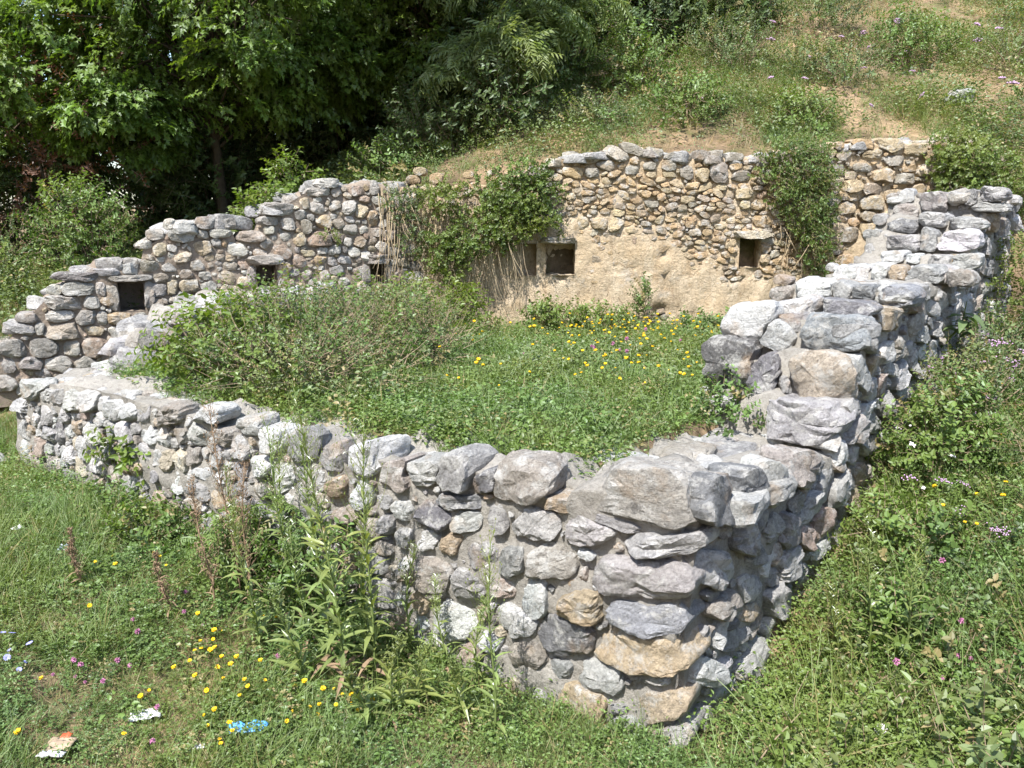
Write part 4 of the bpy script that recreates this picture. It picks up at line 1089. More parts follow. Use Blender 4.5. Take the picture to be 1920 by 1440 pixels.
hill = [(2.2, 13.5, .8, .8, 'dark', 'dark bush at the top edge left of the hill crest', 420), (3.0, 13.8, .8, .8, 'dark', 'dark bush at the top edge in the middle of the hill crest', 420), (3.8, 14.3, .8, .7, 'dark', 'dark bush at the top edge right of the hill crest', 360),
        (1.75, 12.1, .75, .55, 'green', 'bright green shrub in the middle of the hillside below the dark trees', 420),
        (.9, 13.0, .9, .9, 'green', 'tall green shrub at the edge of the dark trees on the hillside', 520),
        (2.3, 11.0, .55, .35, 'green', 'low rounded bush just above the back wall on the hillside', 260),
        (3.4, 12.5, .9, .5, 'bramble', 'wide grey green bush halfway up the right hillside', 420),
        (4.7, 12.0, .8, .4, 'bramble', 'flat scrubby bush on the hillside above the hanging creeper', 330),
        (6.0, 12.9, .6, .45, 'green', 'bright green bush high on the right hillside', 300),
        (7.2, 12.2, .7, .45, 'bramble', 'scrubby bush at the upper right edge of the hillside', 300),
        (5.0, 14.0, .9, .5, 'bramble', 'distant scrub near the top of the right hillside', 320),
        (2.9, 14.0, .9, .6, 'pinnatesmall', 'feathery pale shrub at the top of the hillside by the dark trees', 260),
        (3.7, 10.6, .5, .32, 'green', 'small green bush above the right creeper', 210),
        (1.2, 10.9, .45, .25, 'bramble', 'small grey bush on the soil above the back wall', 170),
        (-1.2, 11.6, .7, .5, 'dark', 'dark bush in the shade behind the junction of the walls', 330), (-.75, 10.9, .5, .3, 'dark', 'dark low bush left of the drooping branch', 220), (.1, 11.9, .7, .7, 'dark', 'dark bush under the drooping branch', 330), (-.6, 12.2, .7, .7, 'dark', 'dark bush behind the drooping branch', 330),  # dark leaved bushes, with the next, added to darken the shaded slope
        (-.2, 10.9, .5, .5, 'dark', 'dark bush in the shade above the inner corner', 220),
        (.35, 11.6, .5, .45, 'green', 'shaded green bush below the drooping branch', 220),
        (7.0, 10.4, .6, .5, 'ivy', 'yellow green bush on the bank at the right edge', 280)]
for x, y, rr, hh, key, lab, n in hill: shrub('hillside_shrub', lab, on(x, y), (rr, rr*.8, hh), n, key, group=GH, scl=1.)
GW = 'shrubs in the wood'
for x, y, rr, hh, key, lab, n, sc in [(-5.5, 10.6, .62, .85, 'green', 'sunlit pale green shrub behind the lowest part of the far left wall', 430, 1.1),
        (-7.3, 10.8, .9, .7, 'bramble', 'grey green shrub at the left edge behind the far left wall', 500, 1.1),
        (-6.3, 9.3, .8, .5, 'ivy', 'yellow green low scrub on the slope behind the far left wall', 380, 1.),
        (-2.95, 9.4, .28, .6, 'lime', 'light green shrub peeping over the dip in the far left wall', 280, .9),
        (-2.65, 9.9, .3, .75, 'lime', 'small light green shrub above the notch of the far left wall', 200, .9),
        (-1.7, 10.8, .5, .3, 'green', 'half shaded shrub above the top of the far left wall', 240, 1.),
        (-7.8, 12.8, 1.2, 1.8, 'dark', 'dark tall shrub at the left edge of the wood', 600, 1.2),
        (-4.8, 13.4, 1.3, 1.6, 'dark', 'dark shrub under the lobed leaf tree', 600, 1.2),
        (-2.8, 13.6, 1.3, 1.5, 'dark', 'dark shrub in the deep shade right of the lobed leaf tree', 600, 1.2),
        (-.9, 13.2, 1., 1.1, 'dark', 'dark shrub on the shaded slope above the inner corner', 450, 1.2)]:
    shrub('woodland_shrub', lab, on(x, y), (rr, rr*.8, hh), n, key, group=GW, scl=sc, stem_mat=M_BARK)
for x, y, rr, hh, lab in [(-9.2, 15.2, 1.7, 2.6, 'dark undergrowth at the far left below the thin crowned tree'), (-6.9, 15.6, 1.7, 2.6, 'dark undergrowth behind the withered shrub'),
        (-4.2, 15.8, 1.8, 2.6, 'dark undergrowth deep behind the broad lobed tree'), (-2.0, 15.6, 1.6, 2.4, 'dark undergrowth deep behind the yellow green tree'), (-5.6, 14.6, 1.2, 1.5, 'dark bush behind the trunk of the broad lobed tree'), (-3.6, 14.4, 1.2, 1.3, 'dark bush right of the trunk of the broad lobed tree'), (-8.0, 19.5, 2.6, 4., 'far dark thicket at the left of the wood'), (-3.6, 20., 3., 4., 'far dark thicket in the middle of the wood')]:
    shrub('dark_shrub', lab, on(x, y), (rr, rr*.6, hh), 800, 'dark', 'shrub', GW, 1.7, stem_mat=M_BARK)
shrub('withered_shrub', 'withered red brown shrub among the trees at the left edge', on(-6.6, 11.9), (.7, .6, 2.6), 330, 'red', scl=1.1, sink=0, stem_mat=M_BARK)

GS = 'bushes along the right wall'
for uu, dd, rr, hh, key, lab, n in [(1.2, .6, .28, .12, 'green', 'leafy bush at the outer foot of the right wall nearest the corner', 130), (1.9, .5, .3, .2, 'green', 'leafy bush at the outer foot of the right wall below its first step', 190),
        (2.7, .36, .32, .42, 'green', 'tall leafy bush against the right wall below the big tan stone', 380), (3.6, .45, .42, .36, 'bramble', 'bushy herbs against the middle of the right wall', 360),
        (4.8, .55, .45, .32, 'bramble', 'scrub against the far half of the right wall', 360), (6.2, .5, .5, .8, 'ivy', 'yellow green scrub at the far end of the right wall', 340), (2.6, 1.2, .5, .35, 'bramble', 'low scrub mound on the right slope away from the wall', 320), (3.8, 1.5, .6, .4, 'bramble', 'low scrub with flowers at the right edge of the slope', 330)]:
    q = C + uR*uu + nR*dd; shrub('wall_bush', lab, on(q[0], q[1]), (rr, rr*.8, hh), n, key, 'bush', GS, .8)
GF = 'bushes along the front wall'
for uu, dd, rr, hh, key, lab, n in [(3.7, .28, .3, .12, 'green', 'green bush at the foot of the front wall left of the withered stalks', 130), (4.4, .25, .2, .06, 'green', 'small green bush at the foot of the front wall nearer its left end', 60), (2.95, .25, .33, .36, 'pinnatesmall', 'feathery green herbs before the front wall behind the withered stalks', 120), (2.2, .2, .35, .4, 'green', 'leafy herbs at the foot of the front wall behind the tall weeds', 240)]:
    q = C + uF*uu + nF*dd; shrub('wall_bush', lab, on(q[0], q[1]), (rr, rr*.8, hh), n, key, 'bush', GF, .8)

def creeper(name, label, blobs, key, scl, o, u, n, trails, face=.10):
    """leaves hanging on a wall face: blobs (u, v, ru, rv, count) and bare trailing stems"""
    t = thing(name, label, 'creeper', o + u*blobs[0][0] + UP*blobs[0][1]); P, D = [], []
    for bu, bv, ru, rv_, cnt in blobs:
        a = rng.random(cnt)*6.28; r = rng.random(cnt)**.5*(1+.18*np.sin(a*3+bu*9)+.12*np.sin(a*7+bv*5))
        dep = .02+face*(1-r**2).clip(0)*rng.random(cnt)**.6*2.
        P.append(o + np.outer(bu+ru*r*np.cos(a), u) + np.outer(bv+rv_*r*np.sin(a), UP) + np.outer(dep, n))
        D.append(np.tile(n, (cnt, 1))*.8 + np.array([0, 0, -.15]) + rng.normal(size=(cnt, 3))*.55)
    P = np.vstack(P); D = np.vstack(D)
    scatter('foliage', key, P, aim(D), scl*(.7+.6*rng.random(len(P))), t)
    mb = MB(); ob = np.array(t.location)
    for k in range(trails[4]):
        a = trails[0]+(trails[1]-trails[0])*rd.random(); z1 = trails[2]+(rd.random()-.5)*.3; z0 = trails[3]+rd.random()*.5; x = a; pts = []
        bow = rd.gauss(0, .18)
        for i in range(7):
            s_ = i/6; pts.append(o-ob + u*(a+bow*s_*s_+rd.gauss(0, .012)) + UP*(z1+(z0-z1)*s_) + n*(.03+.12*math.sin(s_*3)*abs(bow)*3+.02*rd.random()))
        mb.tube(pts, .0045 if k % 3 else .007, 4)
    link('stems', mb.build('stems', M_STRAW), t)
    return t
creeper('creeper', 'light green creeper hanging over the inner corner of the walls', [(.05, 2.72, .48, .3, 400), (-.05, 2.4, .36, .25, 210), (.2, 2.95, .25, .2, 110), (.35, 2.45, .2, .16, 120), (-.8, 2.68, .26, .2, 120), (-.45, 2.25, .4, .28, 240), (-.75, 2.1, .28, .3, 170), (-.62, 1.75, .2, .22, 60)],
        'ivy', .72, OB, uB, nB, (-.95, .12, 2.55, 1.15, 95), .14)
creeper('creeper', 'dense green creeper hanging over the right part of the back wall', [(3.3, 3.0, .42, .28, 420), (3.36, 2.62, .27, .36, 330), (3.52, 2.25, .2, .36, 230), (3.2, 3.22, .4, .13, 200), (3.05, 2.85, .12, .3, 60), (3.62, 2.75, .12, .35, 60), (3.6, 1.95, .1, .2, 40)], 'ivymix', .62, OB, uB, nB, (3.1, 3.75, 2.4, 1.5, 22), .16)
creeper('creeper', 'green creeper tumbling over the bank behind the top of the right wall', [(5.05, 3.1, .35, .3, 420), (5.45, 2.8, .4, .4, 420), (5.0, 2.75, .25, .3, 220)], 'ivy', .75, OB+A3(0, -.05, 0), uB, nB, (5.0, 5.7, 2.7, 2.0, 12), .2)
creeper('creeper', 'thin dry creeper trailing from the top of the far left wall', [(4.35, 2.65, .22, .2, 90), (4.5, 2.3, .18, .3, 110)], 'bramble', .6, KN, uL, nL, (4.1, 4.55, 2.7, 1.4, 26), .06)
creeper('creeper', 'small weeds rooted in the far left wall above the middle niche', [(3.5, 2.3, .1, .08, 14), (3.62, 2.24, .06, .06, 8)], 'ivy', .45, KN, uL, nL, (3.5, 3.6, 2.3, 2.2, 2), .02)

def tree(name, label, base, lobes, npad, nsprig, key, scl, trunk_r, flat=.45, group='trees of the wood', lean=0.):
    """lobes: crown ellipsoids (x, y, z, rx, ry, rz) in the place; pads of leafy sprays fill their shells"""
    b = np.array(base, float); t = thing(name, label, 'tree', b, group)
    P, Ro, pads = [], [], []
    for lx, ly, lz, rx, ry, rz in lobes:
        for k in range(npad):
            D, r = ball(1, .75); D = D[0]; c = np.array([lx, ly, lz]) + D*np.array([rx, ry, rz])*min(1, r[0])*.9
            pads.append(c); pr = (.28+.3*rng.random())*min(1.3, (rx+ry)/3.2)
            m = int(nsprig*(.6+.8*rng.random()))
            Q, q = ball(m, .4); pts = c + Q*q[:, None]*np.array([pr*1.25, pr*1.25, pr*.6])
            hd = np.arctan2(pts[:, 1]-ly, pts[:, 0]-lx) + rng.normal(size=m)*.7
            P.append(pts); Ro.append(np.stack([rng.normal(size=m)*.35, .6+rng.normal(size=m)*.4, hd], -1))
    P = np.vstack(P); Ro = np.vstack(Ro)
    if key != 'maple' and not key.startswith('pinnate'): Ro[:, 1] += .8
    ok = P[:, 2] > ground_h(P[:, 0], P[:, 1])
    scatter('crown', key, P[ok], Ro[ok], scl*(.75+.5*rng.random(int(ok.sum()))), t)
    mb = MB(); c0 = Vector(np.mean([l[:3] for l in lobes], 0)-b)
    p1_ = Vector((c0.x*.15, c0.y*.1, c0.z*.4)); p2_ = Vector((c0.x*.6, c0.y*.6, c0.z*.75))
    mb.tube([(0, 0, -.3), (0.02, 0, .2), p1_, p2_, c0+Vector((0, 0, .6))], [trunk_r*1.25, trunk_r, trunk_r*.8, trunk_r*.55, trunk_r*.25], 8)
    for c in pads[::2]:
        e = Vector(c-b); s_ = p1_.lerp(c0, rd.random()*.8); mid = s_.lerp(e, .55) + Vector((0, 0, .25)) + rv(.08)
        mb.tube([s_, mid, e], [trunk_r*.28, trunk_r*.16, .008], 5)
    link('trunk', mb.build('trunk', M_BARK, True), t)
    return t
def at(x, y): return on(x, y)
tree('maple_tree', 'green tree filling the top edge behind the feathery drooping branch', at(.9, 14.6), [(.3, 13.4, 6.2, 1.2, 1., .9), (1.5, 13.8, 6.5, 1., .9, .8), (-.6, 13.2, 6.0, .9, .8, .8)], 26, 24, 'maple', .95, .09)
tree('maple_tree', 'broad lobed leaf tree with bright crown over the far left wall', at(-4.6, 13.0), [(-5.2, 12.2, 5.0, 1.6, 1.4, 1.3), (-3.9, 11.8, 5.3, 1.6, 1.5, 1.3), (-4.6, 11.7, 6.9, 2.2, 2.0, 1.5), (-3.0, 12.4, 4.7, .9, .9, .8), (-5.6, 12.0, 3.9, .8, .8, .6)], 36, 30, 'maple', 1., .09)
tree('maple_tree', 'tall lobed leaf tree behind the left edge of the wood', at(-8.2, 12.6), [(-8.3, 12.2, 5.6, 1.5, 1.5, 1.8), (-7.4, 11.6, 4.4, 1.0, 1.0, 1.1), (-8.6, 11.4, 3.4, 1.0, .9, .9)], 30, 24, 'maple', 1., .13)
tree('maple_tree', 'bright yellow green tree between the broad lobed tree and the feathery tree', at(-2.0, 14.2), [(-2.1, 13.4, 6.1, 1.3, 1.2, 1.5), (-1.4, 12.8, 7.2, 1.6, 1.4, 1.2), (-2.3, 13.2, 4.8, .8, .8, .7), (-1.3, 12.7, 5.2, .8, .7, .7), (-2.3, 10.1, 6.7, 1.4, 1., .6), (-.7, 10.3, 6.9, 1.3, 1., .6)], 30, 26, 'maple', .95, .09)  # last two lobes, above the view, are added to shade the bank
tree('robinia_tree', 'feathery long leaved tree drooping over the slope at the top centre', at(.3, 13.6), [(-.3, 11.8, 5.7, 1.1, .6, .4), (-.75, 11.0, 4.35, .38, .3, .2), (-.05, 10.9, 4.55, .5, .32, .25), (.35, 11.3, 4.95, .6, .4, .28), (1.0, 12.2, 5.6, .9, .6, .45)], 13, 7, 'pinnate', 1., .08)
tree('evergreen_tree', 'dark leaved tree at the top of the hill right of the feathery tree', at(2.2, 15.2), [(1.9, 14.4, 6.3, .9, .8, .8), (2.9, 14.7, 6.6, .9, .8, .7), (1.0, 14.4, 6.4, .9, .9, .9)], 30, 26, 'dark', 1.2, .12)
tree('slender_tree', 'green slender tree standing on the hill before the dark trees', at(1.4, 14.2), [(1.3, 14.0, 6.4, .8, .7, 1.0), (1.7, 14.2, 7.2, .8, .7, .8)], 26, 24, 'green', 1.2, .07)
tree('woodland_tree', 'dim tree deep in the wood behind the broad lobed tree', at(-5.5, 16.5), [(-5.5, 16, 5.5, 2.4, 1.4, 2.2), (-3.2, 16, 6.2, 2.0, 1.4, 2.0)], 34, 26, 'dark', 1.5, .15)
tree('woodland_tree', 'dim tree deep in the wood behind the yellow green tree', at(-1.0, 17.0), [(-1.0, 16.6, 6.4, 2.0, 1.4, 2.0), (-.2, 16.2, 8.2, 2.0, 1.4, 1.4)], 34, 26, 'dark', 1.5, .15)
tree('woodland_tree', 'tall thin crowned tree at the far left with sky between its leaves', at(-10.5, 15.5), [(-10.3, 15.2, 5.0, 1.6, 1.4, 2.2), (-8.8, 15.6, 4.2, 1.2, 1.2, 1.4), (-9.6, 14.6, 7.4, 2.0, 1.4, 1.2)], 28, 22, 'maple', 1.1, .14)
tree('woodland_tree', 'thin stemmed tree between the left edge and the broad lobed tree', at(-6.9, 13.6), [(-6.6, 13.4, 4.6, .9, .9, 1.2), (-6.9, 13.2, 6.6, 1.1, 1., 1.0)], 24, 22, 'maple', .95, .07)
tree('woodland_tree', 'dark tree behind the shaded slope above the inner corner', at(.5, 15.8), [(.2, 15.2, 6.6, 1.4, 1.2, 1.5), (-.8, 15., 5.6, 1.2, 1., 1.2)], 30, 24, 'dark', 1.3, .12)

# ------------------------------------------------------------------ flowers, tall weeds, litter
P_YEL = [(-2.54, 4.78), (-2.59, 4.69), (-2.44, 4.57), (-2.29, 4.75), (-2.31, 4.89), (-2.19, 4.73), (-2.30, 5.18), (-1.97, 5.22), (-1.63, 5.21), (-1.84, 5.20), (-2.43, 4.20), (-1.79, 4.21), (-1.61, 4.13), (-1.68, 4.05), (-1.65, 4.04), (-1.71, 3.98), (-1.45, 4.33), (-1.41, 4.32), (-1.71, 3.87), (-1.67, 3.86), (-1.65, 3.85), (-1.71, 3.81), (-1.58, 3.93), (-1.54, 3.89), (-1.62, 3.78), (-1.43, 3.86), (-1.33, 3.85), (-1.46, 3.74), (-1.49, 3.73), (-1.39, 3.75), (-1.32, 3.75), (-1.56, 3.64), (-1.50, 3.62), (-1.36, 3.68), (-1.30, 3.67), (-1.69, 3.69), (-1.82, 3.58), (-2.26, 3.51), (-1.34, 3.52), (-1.76, 3.51), (-1.46, 3.46), (-1.40, 3.41), (-1.42, 3.37), (-1.10, 3.66), (-1.06, 3.69), (-1.00, 3.65), (-1.04, 3.64), (-0.97, 3.61), (-1.03, 3.57), (-0.96, 3.56), (-1.05, 3.53), (-1.10, 3.46), (-0.91, 3.69), (-0.89, 3.67), (-0.88, 3.61), (-1.38, 3.26), (-1.36, 3.28), (-1.31, 3.26), (-1.34, 3.20), (-1.79, 3.15), (-2.12, 3.10), (-0.81, 3.72), (-0.74, 3.69), (-0.84, 3.61), (-0.80, 3.60), (-0.76, 3.61)]
P_PNK = [(-1.92, 4.36), (-1.88, 4.21), (-1.78, 4.16), (-2.12, 4.06), (-2.11, 4.01), (-2.28, 3.73), (-2.20, 3.67), (-2.16, 3.67), (-2.28, 3.56), (-2.21, 3.57), (-2.04, 3.61), (-1.97, 3.73), (-1.95, 3.67), (-2.13, 3.63), (-1.70, 3.51), (-1.60, 3.17), (-1.25, 3.90), (-1.20, 3.86), (-1.16, 4.18)]
P_BLU = [(-2.66, 3.80), (-2.60, 3.72), (-2.57, 3.69), (-2.54, 3.75), (-2.44, 3.75), (-2.48, 3.62), (-2.45, 3.57)]
P_PNR = [(2.31, 4.14), (2.15, 3.58), (2.06, 3.49), (1.88, 3.44), (2.02, 3.34), (1.90, 3.30), (2.19, 3.39), (2.17, 3.77)]
P_WHR = [(2.27, 4.92), (2.16, 4.98), (2.69, 5.60), (2.65, 5.41), (2.69, 5.44), (2.73, 5.05), (2.61, 4.90)]
P_YER = [(2.70, 4.52), (2.67, 4.43), (2.90, 4.45), (3.84, 5.92), (4.18, 6.90), (2.93, 5.28), (3.37, 5.17), (2.58, 4.35), (2.79, 4.22), (2.60, 4.45), (2.73, 4.48)]
P_LIL = [(3.67, 6.53), (3.30, 6.15), (3.44, 6.01), (3.38, 5.42), (3.86, 6.34), (4.23, 6.60), (2.71, 4.73), (3.54, 6.26), (3.33, 6.05), (3.33, 5.42), (4.04, 6.43), (3.93, 6.07), (2.64, 4.65), (2.62, 4.19), (3.73, 5.97), (3.37, 6.37)]
P_LIT = [(-1.27, 3.39), (-1.76, 3.42), (-1.44, 3.24), (-2.00, 3.10), (-2.92, 4.88), (-3.38, 5.14), (1.68, 3.25)]
P_WEED = [(-0.89, 3.76), (-1.01, 3.83), (-0.79, 3.98), (-0.39, 4.08), (-0.09, 3.43), (-1.21, 4.12), (-0.70, 4.37), (-1.49, 4.45), (1.83, 3.75), (1.92, 3.59), (1.80, 4.11), (1.11, 3.35)]
P_DRY = [(-1.70, 4.43), (-2.00, 4.54), (-2.64, 4.59), (-1.65, 4.51)]
P_BUSH = [(-2.54, 6.09), (-2.31, 6.94), (-1.32, 6.04), (-0.94, 6.93), (-0.77, 8.79), (0.35, 8.77), (0.84, 8.34), (1.26, 8.52), (1.96, 8.83), (-0.94, 5.24), (-2.80, 6.52), (-0.06, 4.63), (1.20, 5.12)]

def copy_tree(o, parent=None):
    c = o.copy(); COL.objects.link(c); c.parent = parent
    for ch in o.children: copy_tree(ch, c)
    return c
def flower(name, label, cat, group, pts, h, head, stem_mat=M_STEM, size=1., jitter=0.):
    """the first flower is built, the others are copies with their own place, turn and size"""
    first = None
    for x, y in pts:
        x += rd.gauss(0, jitter); y += rd.gauss(0, jitter)
        if first is None:
            t = thing(name, label, cat, (0, 0, 0), group)
            mb = MB(); mb.tube([(0, 0, -.03), (.004, .003, h*.5), (0, 0, h)], [.0016, .0014, .001], 4)
            link('stem', mb.build('stem', stem_mat), t)
            for nm, m in head(h): link(nm, m, t)
            first = t; o = t
        else:
            o = copy_tree(first)
        o.location = on(x, y); s = size*(.65+.65*rd.random()); o.scale = (s, s, s)
        o.rotation_euler = (rd.gauss(0, .3), rd.gauss(0, .3), rd.random()*6.28)
def blob(mb, c, r, mi=0, k=6, sq=1.):
    V = [(c[0], c[1], c[2]+r*sq)]; 
    for z, q in ((.5, .85), (-.35, .92)):
        for j in range(k):
            a = 6.283*j/k+z; V.append((c[0]+r*q*math.cos(a), c[1]+r*q*math.sin(a), c[2]+r*z*sq))
    V.append((c[0], c[1], c[2]-r*sq)); F_ = [(0, 1+j, 1+(j+1) % k) for j in range(k)]
    F_ += [(1+j, 1+k+j, 1+k+(j+1) % k, 1+(j+1) % k) for j in range(k)] + [(2*k+1, 1+k+(j+1) % k, 1+k+j) for j in range(k)]
    mb.add(V, F_, mi)
def head_trefoil(h):
    mb = MB()
    for j in range(6):
        a = 6.283*j/6; c = (math.cos(a)*.0075, math.sin(a)*.0075, h+.003*rd.random())
        mb.leaf((0, 0, h-.004), (math.cos(a), math.sin(a), .5), (0, 0, 1), .017, .013, 3, -.3); blob(mb, c, .0048)
    return [('petals', mb.build('petals', M_YEL, True))]
def head_clover(h):
    mb = MB()
    for j in range(40):
        d = Vector((rd.gauss(0, 1), rd.gauss(0, 1), rd.gauss(.4, 1))).normalized()
        dia(mb, Vector((0, 0, h))+d*.003, d, Vector((0, 0, 1))+rv(.3), .011, .005)
    blob(mb, (0, 0, h), .0065)
    return [('petals', mb.build('petals', M_PINK))]
def head_chicory(h):
    mb = MB()
    for j in range(13):
        a = 6.283*j/13; mb.leaf((0, 0, h), (math.cos(a), math.sin(a), .35), (0, 0, 1), .019, .007, 3, .1)
    return [('petals', mb.build('petals', M_BLUE))]
def head_cluster(mat, r, n, q):
    def f(h):
        mb = MB()
        for j in range(n):
            d = Vector((rd.gauss(0, 1), rd.gauss(0, 1), abs(rd.gauss(0, .5)))); blob(mb, (d.x*r*.5, d.y*r*.5, h+d.z*r*.4), q, 0, 5)
        return [('petals', mb.build('petals', mat, True))]
    return f
flower('yellow_flower', 'small yellow trefoil flower in the front meadow', 'flower', 'yellow flowers of the front meadow', P_YEL, .115, head_trefoil, size=.92)
flower('clover_flower', 'round pink clover head in the front meadow', 'flower', 'pink clover of the front meadow', P_PNK, .10, head_clover, size=1.)
flower('chicory_flower', 'pale blue rayed flower at the left edge of the front meadow', 'flower', 'blue flowers at the left edge', P_BLU, .13, head_chicory, size=.9)
flower('clover_flower', 'round pink clover head on the slope right of the ruin', 'flower', 'pink clover on the right slope', P_PNR, .2, head_clover, size=1.1)
flower('yellow_flower', 'small yellow flower on the slope right of the ruin', 'flower', 'yellow flowers on the right slope', P_YER, .3, head_trefoil, size=1.0)
flower('white_flower', 'pale pinkish scabious head beside the right wall', 'flower', 'pale flowers beside the right wall', P_WHR, .3, head_cluster(M_WHITE, .014, 14, .006), size=1.2)
flower('oregano_flower', 'loose lilac flower head on the slope right of the ruin', 'flower', 'lilac flowers on the right slope', [q for q in P_LIL for _ in range(2)], .36, head_cluster(M_LILAC, .05, 20, .006), size=1., jitter=.06)
yd = []
while len(yd) < 215:
    x, y = -.6+3.3*rd.random(), 5.6+3.0*rd.random()
    g = float(fbm(x, y, 1.3, 31)); dR_ = (x-C[0])*nR[0]+(y-C[1])*nR[1]
    if dR_ < -1.0 and rd.random() < max(.22, (g-.42)*4)*(1.0 if x > .5 else .4): yd.append((x, y))
flower('yellow_flower', 'small yellow flower in the courtyard meadow', 'flower', 'yellow flowers of the courtyard', yd, .27, head_trefoil, size=1.)
flower('clover_flower', 'pink clover head in the courtyard meadow', 'flower', 'pink clover of the courtyard', [(-.2+2.2*rd.random(), 6.2+2.2*rd.random()) for _ in range(12)], .24, head_clover, size=1.2)
hl = [(2.5+6*rd.random(), 10.6+3.4*rd.random()) for _ in range(26)]
flower('thyme_flower', 'loose lilac flower head on the hillside', 'flower', 'lilac flowers on the hillside', hl, .3, head_cluster(M_LILAC, .05, 26, .011), size=1.)

def bindweed():
    t = thing('bindweed_flower', 'white funnel shaped bindweed flower in the grass right of the corner', 'flower', on(*P_LIT[6], .03)); mb = MB(); k = 12; V = []
    for r, z in ((.003, 0), (.006, .02), (.014, .032), (.026, .038)):
        for j in range(k): V.append((r*math.cos(6.283*j/k), r*math.sin(6.283*j/k), z+.002*(j % 2)*(r > .02)))
    mb.add(V, [(i*k+j, i*k+(j+1) % k, (i+1)*k+(j+1) % k, (i+1)*k+j) for i in range(3) for j in range(k)])
    link('petals', mb.build('petals', M_WHITE, True), t); mb = MB(); mb.tube([(0, .0, -.04), (0, 0, .004)], .002, 4); link('stem', mb.build('stem', M_STEM), t)
    t.rotation_euler = (R(35), 0, R(-10)); t.scale = (1.15,)*3
bindweed()

def weed_leaf_mesh(L, W, bend, mat, jag=.35):
    mb = MB(); V = []; n = 6
    for i in range(n+1):
        s_ = i/n; w = W*(math.sin(min(1, s_*1.15+.08)*math.pi)**.7)*.5 if s_ < 1 else 0
        w *= 1+jag*(i % 2); z = -bend*L*s_*s_ + .25*L*s_
        x = L*s_*(1-.12*s_*bend); V += [(x, w, z+w*.35), (x, 0, z), (x, -w, z+w*.35)]
    Fq = []
    for i in range(n):
        a = i*3; Fq += [(a, a+3, a+4, a+1), (a+1, a+4, a+5, a+2)]
    mb.add(V, Fq); return mb.build('leaf', mat)
WL = [weed_leaf_mesh(.155, .017, b, M_WEED) for b in (.25, .6, .95)] + [weed_leaf_mesh(.11, .011, b, M_WEED) for b in (.1, .5)]
WDRY = [weed_leaf_mesh(.13, .016, b, M_BROWN) for b in (.9, 1.4)]
def tall_weed(label, p, h, nleaf, lean, name='tall_weed', group='tall weeds before the front wall', bushy=1., dead=False):
    t = thing(name, label, 'weed', p, group); mb = MB(); pts = []
    for i in range(9):
        s_ = i/8; pts.append(Vector((lean[0]*s_*s_ + .012*math.sin(s_*7), lean[1]*s_*s_ + .01*math.cos(s_*6)-.01, h*s_-.03)))
    stm = M_BROWN if dead else M_STEM
    mb.tube(pts, [.0065*(1-.8*i/8)+.0008 for i in range(9)], 6)
    link('stem', mb.build('stem', stm, True), t)
    for k in range(nleaf):
        s_ = .06+.86*((k+rd.random())/nleaf); i = min(7, int(s_*8)); q = pts[i].lerp(pts[i+1], s_*8-i); a = k*2.4+rd.gauss(0, .3)
        src = (WDRY if (dead or (s_ < .14 and rd.random() < .5)) else (WL[:3] if s_ < .6 else WL[3:]))
        lf = link('leaf', rd.choice(src), t, q); sc = (1.15-.65*s_)*bushy*(.75+.5*rd.random())
        lf.scale = (sc, sc, sc); lf.rotation_euler = (rd.gauss(0, .2), -.45-.4*s_+rd.gauss(0, .2), a)
    mb = MB(); top = pts[-1]
    for k in range(70 if dead else 30):                                              # small side shoots and buds near the tip
        s_ = (.2 if dead else .55)+(.8 if dead else .45)*rd.random(); i = min(7, int(s_*8)); q = pts[i].lerp(pts[i+1], s_*8-i); a = rd.random()*6.28; l = h*(.09 if dead else .13)*(1.25-s_)*2*(.5+rd.random())
        e = q + Vector((math.cos(a)*l*.5, math.sin(a)*l*.5, l)); mb.tube([q, q.lerp(e, .5)+Vector((math.cos(a), math.sin(a), 0))*l*.1, e], .0018, 3)
        for j in range(3): dia(mb, q.lerp(e, .4+.2*j), Vector((math.cos(a+j*2), math.sin(a+j*2), .8)), (0, 0, 1), .028, .006)
        blob(mb, e, .004, 0, 5, 1.5)
    link('shoots', mb.build('shoots', M_BROWN if dead else M_WEED), t)
    return t
W_ = [(-.89, 3.80, 1.72, 84, (-.20, .05), 'tallest narrow leafed weed before the middle of the front wall', 1.25),
      (-.74, 3.86, 1.62, 78, (-.02, .1), 'tall upright weed just right of the tallest one', 1.15),
      (-1.0, 3.98, 1.42, 74, (-.12, .05), 'bushy weed left of the tallest weed with arching leaves', 1.3),
      (-.38, 4.05, .62, 30, (-.05, .0), 'slim weed before the front wall midway to the corner', .85),
      (-.09, 3.50, 1.05, 50, (-.02, .05), 'tall slim weed nearest the corner of the front wall', .9),
      (-1.18, 4.2, .75, 34, (-.1, .1), 'leaning weed beside the brown withered stalks', 1.2),
      (-.6, 4.15, .7, 30, (.05, .05), 'short weed pressed against the front wall behind the tall ones', 1.1),
      (-.62, 3.62, .5, 28, (.08, -.05), 'low bushy weed at the foot of the tall weeds', 1.2)]
W_ += [(-1.3, 4.35, 1.3, 64, (-.1, .05), 'feathery tall weed rising between the withered stalks and the tallest weed', 1.1), (-.82, 4.05, 1.05, 60, (.04, .05), 'dense tall weed close behind the tallest two', 1.25),
       (-.5, 3.72, .45, 30, (.1, -.05), 'low spreading weed right of the tall group', 1.2), (-1.12, 3.85, .6, 38, (-.12, -.05), 'low spreading weed left of the tall group', 1.3), (-.25, 3.62, .4, 26, (-.05, -.05), 'small weed between the tall group and the slim corner weed', 1.)]
